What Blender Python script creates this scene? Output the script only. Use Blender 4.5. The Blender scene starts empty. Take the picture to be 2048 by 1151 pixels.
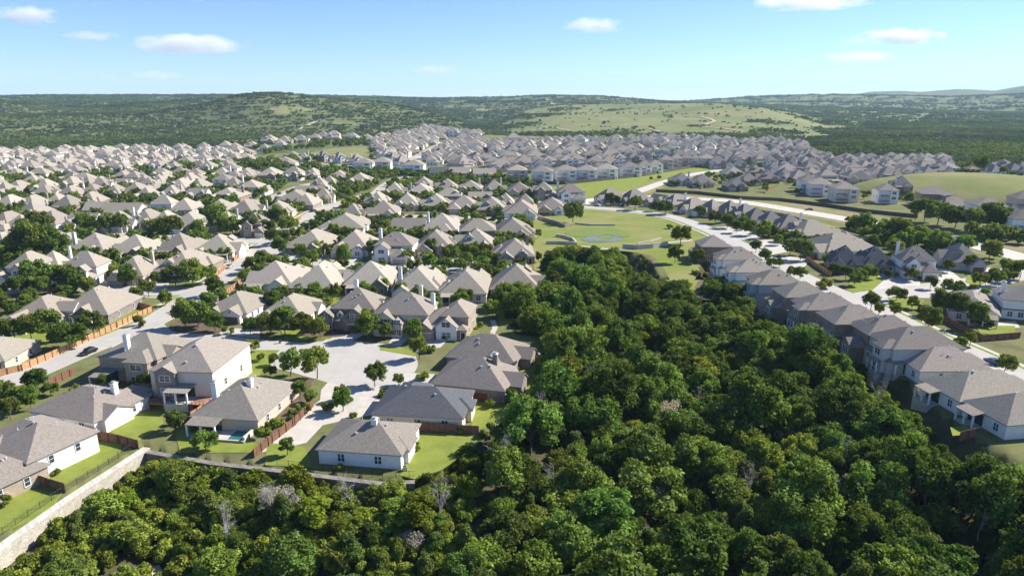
import bpy, math, random, zlib
import numpy as np
from mathutils import Vector
R = math.radians
random.seed(7); rng = np.random.default_rng(11)
sc = bpy.context.scene
# ---------------------------------------------------------------- camera
F, CX, CY, PITCH, H = 1366.0, 1024.0, 575.5, R(15.2), 66.0
cd = bpy.data.cameras.new('camera'); cam = bpy.data.objects.new('camera', cd); sc.collection.objects.link(cam)
cam.location = (0, 0, H); cam.rotation_euler = (math.pi/2 - PITCH, 0, 0)
cd.sensor_width = 36; cd.lens = 36*F/2048; cd.clip_start = 1; cd.clip_end = 90000
sc.camera = cam
sc.render.resolution_x = 1024; sc.render.resolution_y = 575
sc.cycles.max_bounces = 12; sc.cycles.diffuse_bounces = 2; sc.cycles.transparent_max_bounces = 6; sc.cycles.volume_bounces = 12
sc.cycles.use_adaptive_sampling = True; sc.cycles.adaptive_threshold = 0.02
# ---------------------------------------------------------------- light
SUN_AZ, SUN_EL = R(24), R(37)          # azimuth measured from +X (right) towards +Y (away)
sd = Vector((math.cos(SUN_AZ)*math.cos(SUN_EL), math.sin(SUN_AZ)*math.cos(SUN_EL), math.sin(SUN_EL)))
sl = bpy.data.lights.new('sun', 'SUN'); sl.energy = 5.0; sl.angle = R(0.5); sl.color = (1, .95, .86)
so = bpy.data.objects.new('sun', sl); sc.collection.objects.link(so); so.rotation_euler = sd.to_track_quat('Z', 'Y').to_euler()
w = bpy.data.worlds.new("World"); sc.world = w; w.use_nodes = True
nt = w.node_tree; bg = nt.nodes['Background']; sky = nt.nodes.new('ShaderNodeTexSky')
sky.sky_type = 'NISHITA'; sky.sun_disc = False; sky.sun_elevation = SUN_EL; sky.sun_rotation = math.pi/2 - SUN_AZ
sky.altitude = 300; sky.air_density = .85; sky.dust_density = 0; sky.ozone_density = 4.5
sm = nt.nodes.new('ShaderNodeMix'); sm.data_type = 'RGBA'; sm.blend_type = 'MULTIPLY'; sm.inputs[0].default_value = 1; sm.inputs[7].default_value = (.86, .925, 1.1, 1); nt.links.new(sky.outputs[0], sm.inputs[6]); nt.links.new(sm.outputs[2], bg.inputs[0]); bg.inputs[1].default_value = 0.088
sc.view_settings.view_transform = 'Standard'; sc.view_settings.look = 'None'; sc.view_settings.exposure = 0.9; sc.view_settings.gamma = 1
HAZE = 5.5e-5

def at(px, py, z=0.0):
    """the point of the plane at height z that lies along the ray of pixel px, py of the 2048 wide photograph"""
    a = (px-CX)/F; b = (CY-py)/F
    dz = -math.sin(PITCH)+b*math.cos(PITCH); dy = math.cos(PITCH)+b*math.sin(PITCH)
    t = (z-H)/dz
    return Vector((a*t, dy*t, z))
def atl(pts, z=0.0): return [at(p[0], p[1], z) for p in pts]
def pp(s): return [tuple(float(v) for v in q.split(',')) for q in s.split()]

# ---------------------------------------------------------------- materials
def mat(name, col, rough=.85, var=.0, scale=1.0, bump=0, col2=None, objvar=0.0, metal=0, coords='Object', detail=4, spec=.3, trans=0, ramp=(.35, .65)):
    m = bpy.data.materials.new(name); m.use_nodes = True; t = m.node_tree; b = t.nodes['Principled BSDF']
    b.inputs['Roughness'].default_value = rough; b.inputs['Metallic'].default_value = metal; b.inputs['Specular IOR Level'].default_value = spec
    tc = t.nodes.new('ShaderNodeTexCoord')
    c2 = col2 or tuple(c*(1-var) for c in col); c1 = col if col2 else tuple(min(1, c*(1+var)) for c in col)
    n = t.nodes.new('ShaderNodeTexNoise'); n.inputs['Scale'].default_value = scale; n.inputs['Detail'].default_value = detail; n.inputs['Roughness'].default_value = .65
    t.links.new(tc.outputs[coords], n.inputs['Vector'])
    r = t.nodes.new('ShaderNodeMapRange'); r.inputs[1].default_value = ramp[0]; r.inputs[2].default_value = ramp[1]
    t.links.new(n.outputs[0], r.inputs[0])
    mx = t.nodes.new('ShaderNodeMix'); mx.data_type = 'RGBA'; mx.inputs[6].default_value = (*c1, 1); mx.inputs[7].default_value = (*c2, 1)
    t.links.new(r.outputs[0], mx.inputs[0]); out = mx.outputs[2]
    if objvar:
        oi = t.nodes.new('ShaderNodeObjectInfo'); h = t.nodes.new('ShaderNodeHueSaturation')
        r2 = t.nodes.new('ShaderNodeMapRange'); r2.inputs[3].default_value = 1-objvar; r2.inputs[4].default_value = 1+objvar
        t.links.new(oi.outputs['Random'], r2.inputs[0]); t.links.new(r2.outputs[0], h.inputs['Value'])
        m2 = t.nodes.new('ShaderNodeMath'); m2.operation = 'MULTIPLY'; m2.inputs[1].default_value = 17.3; fr = t.nodes.new('ShaderNodeMath'); fr.operation = 'FRACT'
        r3 = t.nodes.new('ShaderNodeMapRange'); r3.inputs[3].default_value = .5-objvar*.09; r3.inputs[4].default_value = .5+objvar*.09
        t.links.new(oi.outputs['Random'], m2.inputs[0]); t.links.new(m2.outputs[0], fr.inputs[0]); t.links.new(fr.outputs[0], r3.inputs[0]); t.links.new(r3.outputs[0], h.inputs['Hue'])
        t.links.new(out, h.inputs['Color']); out = h.outputs[0]
    t.links.new(out, b.inputs['Base Color'])
    if bump:
        bn = t.nodes.new('ShaderNodeBump'); bn.inputs['Strength'].default_value = bump; bn.inputs['Distance'].default_value = .1
        t.links.new(n.outputs[0], bn.inputs['Height']); t.links.new(bn.outputs[0], b.inputs['Normal'])
    m['out'] = 0
    return m
def leafmat(name, c1, c2, objvar=.34, trans=.33, clump=.45):
    m = bpy.data.materials.new(name); m.use_nodes = True; t = m.node_tree; t.nodes.remove(t.nodes['Principled BSDF']); o = t.nodes['Material Output']
    tc = t.nodes.new('ShaderNodeTexCoord'); n = t.nodes.new('ShaderNodeTexNoise'); n.inputs['Scale'].default_value = clump; n.inputs['Detail'].default_value = 5
    t.links.new(tc.outputs['Object'], n.inputs['Vector'])
    r = t.nodes.new('ShaderNodeMapRange'); r.inputs[1].default_value = .42; r.inputs[2].default_value = .60; t.links.new(n.outputs[0], r.inputs[0])
    mx = t.nodes.new('ShaderNodeMix'); mx.data_type = 'RGBA'; mx.inputs[6].default_value = (*c1, 1); mx.inputs[7].default_value = (*c2, 1); t.links.new(r.outputs[0], mx.inputs[0])
    oi = t.nodes.new('ShaderNodeObjectInfo'); h = t.nodes.new('ShaderNodeHueSaturation')
    r2 = t.nodes.new('ShaderNodeMapRange'); r2.inputs[3].default_value = 1-objvar; r2.inputs[4].default_value = 1+objvar*1.3; t.links.new(oi.outputs['Random'], r2.inputs[0]); t.links.new(r2.outputs[0], h.inputs['Value'])
    m2 = t.nodes.new('ShaderNodeMath'); m2.operation = 'MULTIPLY'; m2.inputs[1].default_value = 23.7; fr = t.nodes.new('ShaderNodeMath'); fr.operation = 'FRACT'
    r3 = t.nodes.new('ShaderNodeMapRange'); r3.inputs[3].default_value = .5-.022; r3.inputs[4].default_value = .5+.02
    t.links.new(oi.outputs['Random'], m2.inputs[0]); t.links.new(m2.outputs[0], fr.inputs[0]); t.links.new(fr.outputs[0], r3.inputs[0]); t.links.new(r3.outputs[0], h.inputs['Hue'])
    src_ = mx.outputs[2]
    if name.endswith('_far'):                # broad stands of darker juniper among paler oak
        gp = t.nodes.new('ShaderNodeNewGeometry'); n2 = t.nodes.new('ShaderNodeTexNoise'); n2.inputs['Scale'].default_value = .0035; n2.inputs['Detail'].default_value = 6; n2.inputs['Roughness'].default_value = .6; t.links.new(gp.outputs['Position'], n2.inputs['Vector'])
        r4 = t.nodes.new('ShaderNodeMapRange'); r4.inputs[1].default_value = .43; r4.inputs[2].default_value = .56; t.links.new(n2.outputs[0], r4.inputs[0])
        m4 = t.nodes.new('ShaderNodeMix'); m4.data_type = 'RGBA'; t.links.new(r4.outputs[0], m4.inputs[0]); t.links.new(src_, m4.inputs[6]); m4.inputs[7].default_value = (.075, .11, .04, 1); src_ = m4.outputs[2]
    t.links.new(src_, h.inputs['Color'])
    d = t.nodes.new('ShaderNodeBsdfPrincipled'); d.inputs['Roughness'].default_value = .7; d.inputs['Specular IOR Level'].default_value = .06; t.links.new(h.outputs[0], d.inputs['Base Color'])
    tr = t.nodes.new('ShaderNodeBsdfTranslucent'); g = t.nodes.new('ShaderNodeMix'); g.data_type = 'RGBA'; g.blend_type = 'MULTIPLY'; g.inputs[0].default_value = 1; g.inputs[7].default_value = (1.25, 1.2, .45, 1)
    t.links.new(h.outputs[0], g.inputs[6]); t.links.new(g.outputs[2], tr.inputs[0])
    ms = t.nodes.new('ShaderNodeMixShader'); ms.inputs[0].default_value = trans; t.links.new(d.outputs[0], ms.inputs[1]); t.links.new(tr.outputs[0], ms.inputs[2]); t.links.new(ms.outputs[0], o.inputs[0])
    return m
def brickmat(name, c1, c2, mortar, objvar=.12):
    m = mat(name, c1, .9, col2=c2, scale=.9, objvar=objvar, detail=8); t = m.node_tree; b = t.nodes['Principled BSDF']
    br = t.nodes.new('ShaderNodeTexBrick'); br.inputs['Scale'].default_value = 1.0; br.inputs['Brick Width'].default_value = .42; br.inputs['Row Height'].default_value = .16; br.inputs['Mortar Size'].default_value = .018
    br.inputs['Color1'].default_value = (1, 1, 1, 1); br.inputs['Color2'].default_value = (.72, .70, .68, 1); br.inputs['Mortar'].default_value = (*mortar, 1)
    tc = t.nodes.new('ShaderNodeTexCoord'); sx = t.nodes.new('ShaderNodeSeparateXYZ'); ad = t.nodes.new('ShaderNodeMath'); cb = t.nodes.new('ShaderNodeCombineXYZ')
    t.links.new(tc.outputs['Object'], sx.inputs[0]); t.links.new(sx.outputs[0], ad.inputs[0]); t.links.new(sx.outputs[1], ad.inputs[1]); t.links.new(ad.outputs[0], cb.inputs[0]); t.links.new(sx.outputs[2], cb.inputs[1]); t.links.new(cb.outputs[0], br.inputs['Vector'])
    lk = b.inputs['Base Color'].links[0]; src = lk.from_socket; mm = t.nodes.new('ShaderNodeMix'); mm.data_type = 'RGBA'; mm.blend_type = 'MULTIPLY'; mm.inputs[0].default_value = 1
    t.links.new(src, mm.inputs[6]); t.links.new(br.outputs[0], mm.inputs[7]); t.links.new(mm.outputs[2], b.inputs['Base Color'])
    return m
def roofmat(name, col, k=.12):
    m = mat(name, col, .92, var=.13, scale=2.6, detail=10, objvar=k, bump=.25, spec=.15); t = m.node_tree; b = t.nodes['Principled BSDF']
    tc = t.nodes.new('ShaderNodeTexCoord'); mp = t.nodes.new('ShaderNodeMapping'); mp.inputs['Scale'].default_value = (1.3, 1.3, 7)
    n = t.nodes.new('ShaderNodeTexNoise'); n.inputs['Scale'].default_value = 1.6; n.inputs['Detail'].default_value = 3
    t.links.new(tc.outputs['Object'], mp.inputs[0]); t.links.new(mp.outputs[0], n.inputs['Vector'])
    r = t.nodes.new('ShaderNodeMapRange'); r.inputs[1].default_value = .3; r.inputs[2].default_value = .7; r.inputs[3].default_value = .80; r.inputs[4].default_value = 1.18; t.links.new(n.outputs[0], r.inputs[0])
    src = b.inputs['Base Color'].links[0].from_socket; h = t.nodes.new('ShaderNodeHueSaturation'); t.links.new(r.outputs[0], h.inputs['Value']); t.links.new(src, h.inputs['Color']); t.links.new(h.outputs[0], b.inputs['Base Color'])
    return m
M = {}
for k, c in dict(tan=(.31, .27, .22), taupe=(.265, .232, .197), brown=(.21, .17, .14), grey=(.205, .192, .178), dark=(.10, .103, .112), pale=(.34, .30, .247)).items(): M['roof_'+k] = roofmat('shingles_'+k, c)
for k, c in dict(white=(.80, .78, .74), cream=(.68, .60, .49), tan=(.56, .46, .36), grey=(.50, .49, .47), blue=(.30, .36, .42), sage=(.34, .38, .34), slate=(.13, .14, .16)).items(): M['wall_'+k] = mat('render_'+k, c, .85, var=.05, scale=.7, detail=6, objvar=.06)
M['wall_brick'] = brickmat('brick_brown', (.42, .31, .245), (.31, .225, .18), (.45, .42, .38)); M['wall_red'] = brickmat('brick_red', (.36, .20, .145), (.26, .14, .11), (.4, .36, .33))
M['wall_stone'] = brickmat('stone_tan', (.50, .42, .33), (.38, .31, .24), (.5, .46, .4)); M['wall_grbrick'] = brickmat('brick_grey', (.36, .32, .285), (.27, .235, .21), (.45, .43, .4))
M['trim'] = mat('trim_paint', (.62, .58, .52), .6, var=.05); M['trimw'] = mat('white_paint', (.8, .79, .77), .6, var=.03); M['gutter'] = mat('fascia_paint', (.30, .26, .23), .6, var=.05)
M['glass'] = mat('window_glass', (.035, .05, .06), .12, var=.3, spec=.8); M['dark'] = mat('dark_shutter', (.03, .03, .032), .7, var=.1)
M['garage_brown'] = mat('garage_brown', (.12, .09, .075), .6, var=.08); M['garage_tan'] = mat('garage_tan', (.42, .35, .28), .6, var=.06); M['garage_white'] = mat('garage_white', (.7, .67, .62), .6, var=.04)
M['metal'] = mat('vent_metal', (.5, .5, .5), .4, metal=.4, var=.1); M['pipe'] = mat('pipe_white', (.7, .7, .7), .5, var=.02)
M['concrete'] = mat('concrete', (.50, .465, .415), .9, var=.10, scale=.25, detail=9, bump=.05, coords='Object'); M['road'] = mat('road_concrete', (.475, .445, .40), .9, col2=(.40, .375, .34), scale=.09, detail=12, ramp=(.3, .72))
M['path'] = mat('path_concrete', (.52, .475, .41), .9, var=.08, scale=.3, detail=8); M['lawn'] = mat('lawn_grass', (.24, .27, .055), .95, col2=(.165, .205, .04), scale=.28, detail=12, spec=.05)
M['field'] = mat('field_grass', (.17, .215, .04), .95, col2=(.27, .24, .11), scale=.05, detail=12, spec=.05, ramp=(.38, .68)); M['dry'] = mat('dry_grass', (.26, .235, .11), .95, col2=(.16, .185, .06), scale=.02, detail=12, spec=.05)
M['verge'] = mat('verge_grass', (.15, .20, .045), .95, col2=(.28, .22, .13), scale=.06, detail=10, spec=.05, ramp=(.35, .6)); M['dirt'] = mat('bare_dirt', (.50, .42, .30), .95, col2=(.40, .31, .21), scale=.05, detail=10)
M['orange_dirt'] = mat('orange_soil', (.45, .28, .16), .95, col2=(.5, .4, .28), scale=.08, detail=8); M['mulch'] = mat('mulch', (.16, .115, .075), .95, col2=(.10, .07, .045), scale=.5, detail=8)
M['marsh'] = mat('marsh_grass', (.13, .19, .025), .9, col2=(.16, .19, .05), scale=.2, detail=9); M['water'] = mat('pond_water', (.17, .19, .13), .35, col2=(.09, .125, .04), scale=.12, detail=6, spec=.4, ramp=(.45, .7)); M['pool'] = mat('pool_water', (.03, .17, .17), .08, var=.15, spec=.8)
M['fence'] = mat('cedar_fence', (.50, .27, .14), .85, col2=(.42, .22, .12), scale=1.2, objvar=.1); M['fence_old'] = mat('old_cedar', (.23, .115, .07), .9, col2=(.16, .085, .055), scale=1.2, objvar=.15); M['fence_dark'] = mat('dark_fence', (.10, .085, .075), .9, var=.15, scale=1)
M['lime'] = brickmat('limestone', (.72, .68, .60), (.55, .50, .42), (.42, .39, .33)); M['rubble'] = brickmat('rubble_stone', (.36, .33, .28), (.22, .20, .17), (.25, .23, .2)); M['iron'] = mat('black_iron', (.03, .03, .03), .5, var=.1)
M['bark'] = mat('bark', (.15, .12, .095), .95, var=.3, scale=3, bump=.4); M['deadwood'] = mat('dead_wood', (.42, .38, .34), .95, var=.15, scale=3)
M['solar'] = mat('solar_panel', (.02, .03, .06), .2, var=.1, spec=.6); M['wood'] = mat('deck_wood', (.30, .17, .11), .85, var=.12, scale=2)
for k, a, b in (('oak', (.17, .26, .055), (.075, .11, .02)), ('juniper', (.125, .17, .04), (.065, .085, .02)), ('elm', (.27, .33, .06), (.105, .15, .025)), ('yard', (.18, .24, .045), (.10, .145, .03)), ('lime', (.20, .25, .025), (.13, .18, .02)), ('shrub', (.22, .27, .04), (.12, .16, .03)), ('pale', (.50, .47, .43), (.38, .36, .32)), ('far', (.18, .235, .06), (.085, .125, .035))): M['leaf_'+k] = leafmat('leaves_'+k, a, b)

def joints(m, sx=4.5, sy=4.5, dark=.80):
    t = m.node_tree; b = t.nodes['Principled BSDF']; tc = t.nodes.new('ShaderNodeTexCoord'); br = t.nodes.new('ShaderNodeTexBrick'); br.offset = 0; br.inputs['Scale'].default_value = 1; br.inputs['Brick Width'].default_value = sx; br.inputs['Row Height'].default_value = sy; br.inputs['Mortar Size'].default_value = .05
    br.inputs['Color1'].default_value = (1, 1, 1, 1); br.inputs['Color2'].default_value = (.93, .93, .92, 1); br.inputs['Mortar'].default_value = (dark, dark, dark, 1); t.links.new(tc.outputs['Object'], br.inputs['Vector'])
    s_ = b.inputs['Base Color'].links[0].from_socket; mm = t.nodes.new('ShaderNodeMix'); mm.data_type = 'RGBA'; mm.blend_type = 'MULTIPLY'; mm.inputs[0].default_value = 1; t.links.new(s_, mm.inputs[6]); t.links.new(br.outputs[0], mm.inputs[7]); t.links.new(mm.outputs[2], b.inputs['Base Color'])
joints(M['road']); joints(M['concrete'], 3, 3); joints(M['path'], 2.2, 2.2, .88)
# ---------------------------------------------------------------- object helpers
COL = sc.collection
def tag(o, label=None, cat=None, group=None, kind=None):
    if label: o['label'] = label
    if cat: o['category'] = cat
    if group: o['group'] = group
    if kind: o['kind'] = kind
    return o
def empty(name, loc=(0, 0, 0), rz=0):
    o = bpy.data.objects.new(name, None); COL.objects.link(o); o.location = loc; o.rotation_euler = (0, 0, rz); o.empty_display_size = .1; return o
class MB:
    def __init__(s): s.v = []; s.f = []; s.m = []; s.mats = []
    def mi(s, m):
        if m not in s.mats: s.mats.append(m)
        return s.mats.index(m)
    def poly(s, pts, m, flip=False):
        i = len(s.v); s.v += [tuple(p) for p in pts]; f = list(range(i, i+len(pts)))
        s.f.append(f[::-1] if flip else f); s.m.append(s.mi(m))
    def box(s, x0, x1, y0, y1, z0, z1, m, skip=''):
        P = [(x0, y0, z0), (x1, y0, z0), (x1, y1, z0), (x0, y1, z0), (x0, y0, z1), (x1, y0, z1), (x1, y1, z1), (x0, y1, z1)]
        for k, q in dict(b=(0, 3, 2, 1), t=(4, 5, 6, 7), f=(0, 1, 5, 4), r=(1, 2, 6, 5), k=(2, 3, 7, 6), l=(3, 0, 4, 7)).items():
            if k not in skip: s.poly([P[i] for i in q], m)
    def prism(s, pts, z0, z1, m, top=True):
        n = len(pts); ar = sum(pts[i][0]*pts[(i+1) % n][1]-pts[(i+1) % n][0]*pts[i][1] for i in range(n))
        if ar < 0: pts = pts[::-1]
        for i in range(n):
            a, b = pts[i], pts[(i+1) % n]; s.poly([(a[0], a[1], z0), (b[0], b[1], z0), (b[0], b[1], z1), (a[0], a[1], z1)], m)
        if top: s.poly([(p[0], p[1], z1) for p in pts], m)
    def tube(s, a, b, r0, r1, m, n=6):
        a = Vector(a); b = Vector(b); d = (b-a)
        if d.length < 1e-6: return
        q = d.to_track_quat('Z', 'Y'); i = len(s.v)
        for P, r in ((a, r0), (b, r1)):
            for k in range(n): s.v.append(tuple(P+q @ Vector((r*math.cos(2*math.pi*k/n), r*math.sin(2*math.pi*k/n), 0))))
        mi = s.mi(m)
        for k in range(n): s.f.append([i+k, i+(k+1) % n, i+n+(k+1) % n, i+n+k]); s.m.append(mi)
        s.f.append([i+n+k for k in range(n)]); s.m.append(mi); s.f.append([i+n-1-k for k in range(n)]); s.m.append(mi)
    def mesh(s, name):
        me = bpy.data.meshes.new(name); me.from_pydata(s.v, [], s.f)
        for m in s.mats: me.materials.append(M[m] if isinstance(m, str) else m)
        me.polygons.foreach_set('material_index', s.m); me.update(); return me
    def build(s, name, parent=None):
        o = bpy.data.objects.new(name, s.mesh(name)); COL.objects.link(o)
        if parent: o.parent = parent
        return o

# ---------------------------------------------------------------- terrain
def inpoly(X, Y, poly):
    r = np.zeros(X.shape, bool); n = len(poly)
    for i in range(n):
        x0, y0 = poly[i][0], poly[i][1]; x1, y1 = poly[(i+1) % n][0], poly[(i+1) % n][1]
        c = ((y0 > Y) != (y1 > Y)); r ^= c & (X < (x1-x0)*(Y-y0)/((y1-y0) or 1e-9)+x0)
    return r
def segdist(X, Y, pts, closed=False):
    d = np.full(X.shape, 1e9); n = len(pts)
    for i in range(n if closed else n-1):
        x0, y0 = pts[i][0], pts[i][1]; x1, y1 = pts[(i+1) % n][0], pts[(i+1) % n][1]; dx, dy = x1-x0, y1-y0; L = dx*dx+dy*dy or 1e-9
        t = np.clip(((X-x0)*dx+(Y-y0)*dy)/L, 0, 1); d = np.minimum(d, np.hypot(X-x0-t*dx, Y-y0-t*dy))
    return d
WOODPX = pp('-900,1600 -260,1300 5,1088 130,1000 288,898 330,905 430,925 545,938 640,950 760,965 830,962 885,935 950,880 1035,850 1050,815 1095,770 1100,735 1085,700 1075,672 1030,665 1010,640 990,600 1082,590 1085,545 1100,520 1150,505 1200,500 1260,503 1300,520 1320,555 1380,560 1405,520 1455,548 1520,570 1570,600 1625,640 1680,680 1745,712 1810,760 1870,812 1960,880 2040,930 2500,1100 3000,1600')
WOOD = [tuple(at(*p)[:2]) for p in WOODPX]
WOOD[0] = (-170, 20); WOOD[1] = (-100, 62); WOOD[-2] = (130, 92); WOOD[-1] = (150, 20)
RW1 = [tuple(at(*p)[:2]) for p in pp('-120,1190 5,1088 130,1000 288,898')]; RW2 = [tuple(at(*p)[:2]) for p in pp('300,902 430,925 545,938 640,950 760,965 830,962')]
MOUND = (352.0, 520.0, 90.0, 78.0, 13.5)
def interp(px, s): p = pp(s); return np.interp(px, [a for a, b in p], [b for a, b in p])
RIDGES = [('-500,225 0,224 300,222 420,207 480,192 540,187 600,191 640,196 760,204 860,222 960,256 1040,275 1200,300 2600,330', 2150, 1450),
          ('-900,202 0,204 180,212 330,206 420,200 600,215 760,232 900,260 2600,330', 2800, 1500),
          ('-900,196 0,196 100,194 250,193 330,193 450,192 640,193 760,195 860,198 1000,196 1100,192 1200,194 1290,201 1400,206 1700,215 2600,230', 4300, 2300),
          ('-900,330 820,285 950,250 1050,218 1120,210 1200,208 1300,207 1430,206 1520,213 1600,226 1700,246 1780,262 1900,285 2600,330', 2700, 1250),
          ('-900,215 1200,210 1400,202 1500,196 1640,193 1700,193 1780,194 1900,196 2048,193 2600,190', 6200, 3800),
          ('-900,215 1400,205 1640,199 1700,192 1740,187 1800,186 1840,188 1870,186 1910,184 1950,185 1985,187 2015,183 2048,179 2300,172 2600,172', 9500, 7000)]
def height(X, Y, fine=True):
    r = np.hypot(X, Y); fwd = Y > 50; px = np.where(fwd, CX+F*X/np.maximum(Y, 1)/math.cos(PITCH)/1.0, 1024+np.sign(X)*2000); px = np.clip(px, -900, 2600)
    roll = (np.sin(X/310+1.3*np.sin(Y/420))*np.cos(Y/370+.8)+.6*np.sin(X/140+Y/170)+.35*np.sin(X/63-Y/81)+.2*np.sin(X/29+Y/33))
    ramp = np.clip((r-950)/900, 0, 1); Z = roll*3.0*ramp+roll*14*np.clip((r-1800)/4000, 0, 1)
    right = np.clip((px-1550)/200, 0, 1)*np.clip((r-900)/250, 0, 1)*np.clip((2600-r)/900, 0, 1)
    Z = Z-12*right*(1+.4*roll)
    for prof, D, f0 in RIDGES:
        E = H+(204.4-interp(px, prof))/F*D
        t = np.clip((r-f0)/(D-f0), 0, 1); s = t*t*(3-2*t)
        gully = np.sin(X/170*2000/D+np.sin(Y/260))*np.sin(Y/230+X/390)
        hump = E*s*(1+.42*gully*(1-s)*4*s)-np.clip((r-D)/D, 0, 1)*E*.8
        Z = np.where((E > 0) & fwd, np.maximum(Z, hump), Z)
    # gentle ravine under the wood
    near = r < 420
    if near.any():
        ins = inpoly(X, Y, WOOD) & near
        if ins.any():
            d = np.zeros(X.shape); d[ins] = segdist(X[ins], Y[ins], WOOD, True); dw = segdist(X[ins], Y[ins], RW1+RW2)
            dep = np.clip(d[ins]*.24, 0, 8); dr = segdist(X[ins], Y[ins], WOOD[25:-2]); dep = np.maximum(dep, np.clip(dr*1.1, 0, 4.2)*(dr < 17)); dep = np.maximum(dep, 2.7*(dw < 16)); Z[ins] = -dep-.05
    mx, my, ma, mb, mh = MOUND; q = ((X-mx)/ma)**2+((Y-my)/mb)**2; Z = np.maximum(Z, np.where(q < 1, mh*np.clip(1-q, 0, 1)**.8*1.0, Z))
    return Z
def hz(x, y): return float(height(np.array([float(x)]), np.array([float(y)]))[0])
def forest_density(X, Y):
    r = np.hypot(X, Y); px = CX+F*X/np.maximum(Y, 1)/math.cos(PITCH)
    nz = np.sin(X/95+np.sin(Y/130)*1.5)+np.sin(Y/75+X/210)+.7*np.sin(X/37-Y/51)
    d = np.full(X.shape, .95)
    pn = px+38*nz+25*np.sin(Y/60+X/90); rn = r+70*nz
    g = (pn > 1040) & (pn < 1650) & (rn > 1500) & (rn < 3300); d[g] = .14+.14*(nz[g] > 1.0)+.5*(nz[g] > 1.9)
    g2 = (px > 960) & (px < 1640) & (r > 1250) & (r <= 1480); d[g2] = .55
    g3 = (r > 3000) & (px > 900); d[g3] = .45+.4*(nz[g3] > 0)
    g4 = (px < 800) & (nz > 2.15); d[g4] = .25
    g5 = (px > 1640) & (nz > 1.8) & (r > 1500); d[g5] = .35
    d[r > 6500] = .95
    return d
nr, na = 330, 900
rad = 25*np.exp(np.linspace(0, math.log(16000/25), nr)); ang = np.linspace(0, 2*math.pi, na, endpoint=False)
# finer angular steps ahead of the camera
u = np.linspace(-1, 1, na); ang = math.pi/2+(u*.28+.72*u**3)*math.pi; ang = ang[:-1]; na -= 1
RR, AA = np.meshgrid(rad, ang, indexing='ij'); X = RR*np.cos(AA); Y = RR*np.sin(AA); Z = height(X, Y)
V = np.stack([X.ravel(), Y.ravel(), Z.ravel()], 1); V = np.vstack([V, [[0, 0, float(Z[0].mean())]]])
i, j = np.meshgrid(np.arange(nr-1), np.arange(na), indexing='ij'); j2 = (j+1) % na
Fq = np.stack([i*na+j, (i+1)*na+j, (i+1)*na+j2, i*na+j2], -1).reshape(-1, 4)
me = bpy.data.meshes.new('ground'); me.from_pydata(V.tolist(), [], Fq.tolist()+[[len(V)-1, k, (k+1) % na] for k in range(na)])
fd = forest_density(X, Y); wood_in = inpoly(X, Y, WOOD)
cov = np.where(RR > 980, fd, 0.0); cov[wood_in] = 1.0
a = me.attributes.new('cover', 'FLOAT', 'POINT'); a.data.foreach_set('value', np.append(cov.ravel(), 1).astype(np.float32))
for p in me.polygons: p.use_smooth = True
gm = bpy.data.materials.new('ground'); gm.use_nodes = True; t = gm.node_tree; b = t.nodes['Principled BSDF']; b.inputs['Roughness'].default_value = .95; b.inputs['Specular IOR Level'].default_value = .05
tc = t.nodes.new('ShaderNodeTexCoord')
def nz(scale, det=8):
    n = t.nodes.new('ShaderNodeTexNoise'); n.inputs['Scale'].default_value = scale; n.inputs['Detail'].default_value = det; n.inputs['Roughness'].default_value = .7; t.links.new(tc.outputs['Object'], n.inputs['Vector'])
    r = t.nodes.new('ShaderNodeMapRange'); r.inputs[1].default_value = .38; r.inputs[2].default_value = .62; t.links.new(n.outputs[0], r.inputs[0]); return r.outputs[0]
def mixc(f, c1, c2):
    m = t.nodes.new('ShaderNodeMix'); m.data_type = 'RGBA'
    if isinstance(f, float): m.inputs[0].default_value = f
    else: t.links.new(f, m.inputs[0])
    for s, c in ((6, c1), (7, c2)):
        if isinstance(c, tuple): m.inputs[s].default_value = (*c, 1)
        else: t.links.new(c, m.inputs[s])
    return m.outputs[2]
grass = mixc(nz(.03), mixc(nz(.35), (.11, .15, .035), (.18, .18, .07)), mixc(nz(.12), (.22, .20, .11), (.12, .12, .055)))
hill = mixc(nz(.006, 10), mixc(nz(.05, 8), (.19, .205, .075), (.28, .245, .13)), (.135, .17, .06))
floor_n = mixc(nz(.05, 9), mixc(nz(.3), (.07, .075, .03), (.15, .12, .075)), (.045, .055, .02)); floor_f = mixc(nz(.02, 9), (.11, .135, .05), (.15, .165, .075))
sep = t.nodes.new('ShaderNodeVectorMath'); sep.operation = 'LENGTH'; t.links.new(tc.outputs['Object'], sep.inputs[0])
far = t.nodes.new('ShaderNodeMapRange'); far.inputs[1].default_value = 900; far.inputs[2].default_value = 1050; t.links.new(sep.outputs['Value'], far.inputs[0])
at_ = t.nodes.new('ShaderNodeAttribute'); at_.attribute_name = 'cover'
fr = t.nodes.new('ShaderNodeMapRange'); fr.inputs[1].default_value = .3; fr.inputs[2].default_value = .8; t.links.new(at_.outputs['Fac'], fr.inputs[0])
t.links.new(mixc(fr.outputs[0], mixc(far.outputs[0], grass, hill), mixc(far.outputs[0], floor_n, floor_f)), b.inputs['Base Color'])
me.materials.append(gm); go = bpy.data.objects.new('ground', me); COL.objects.link(go); tag(go, kind='structure')

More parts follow.
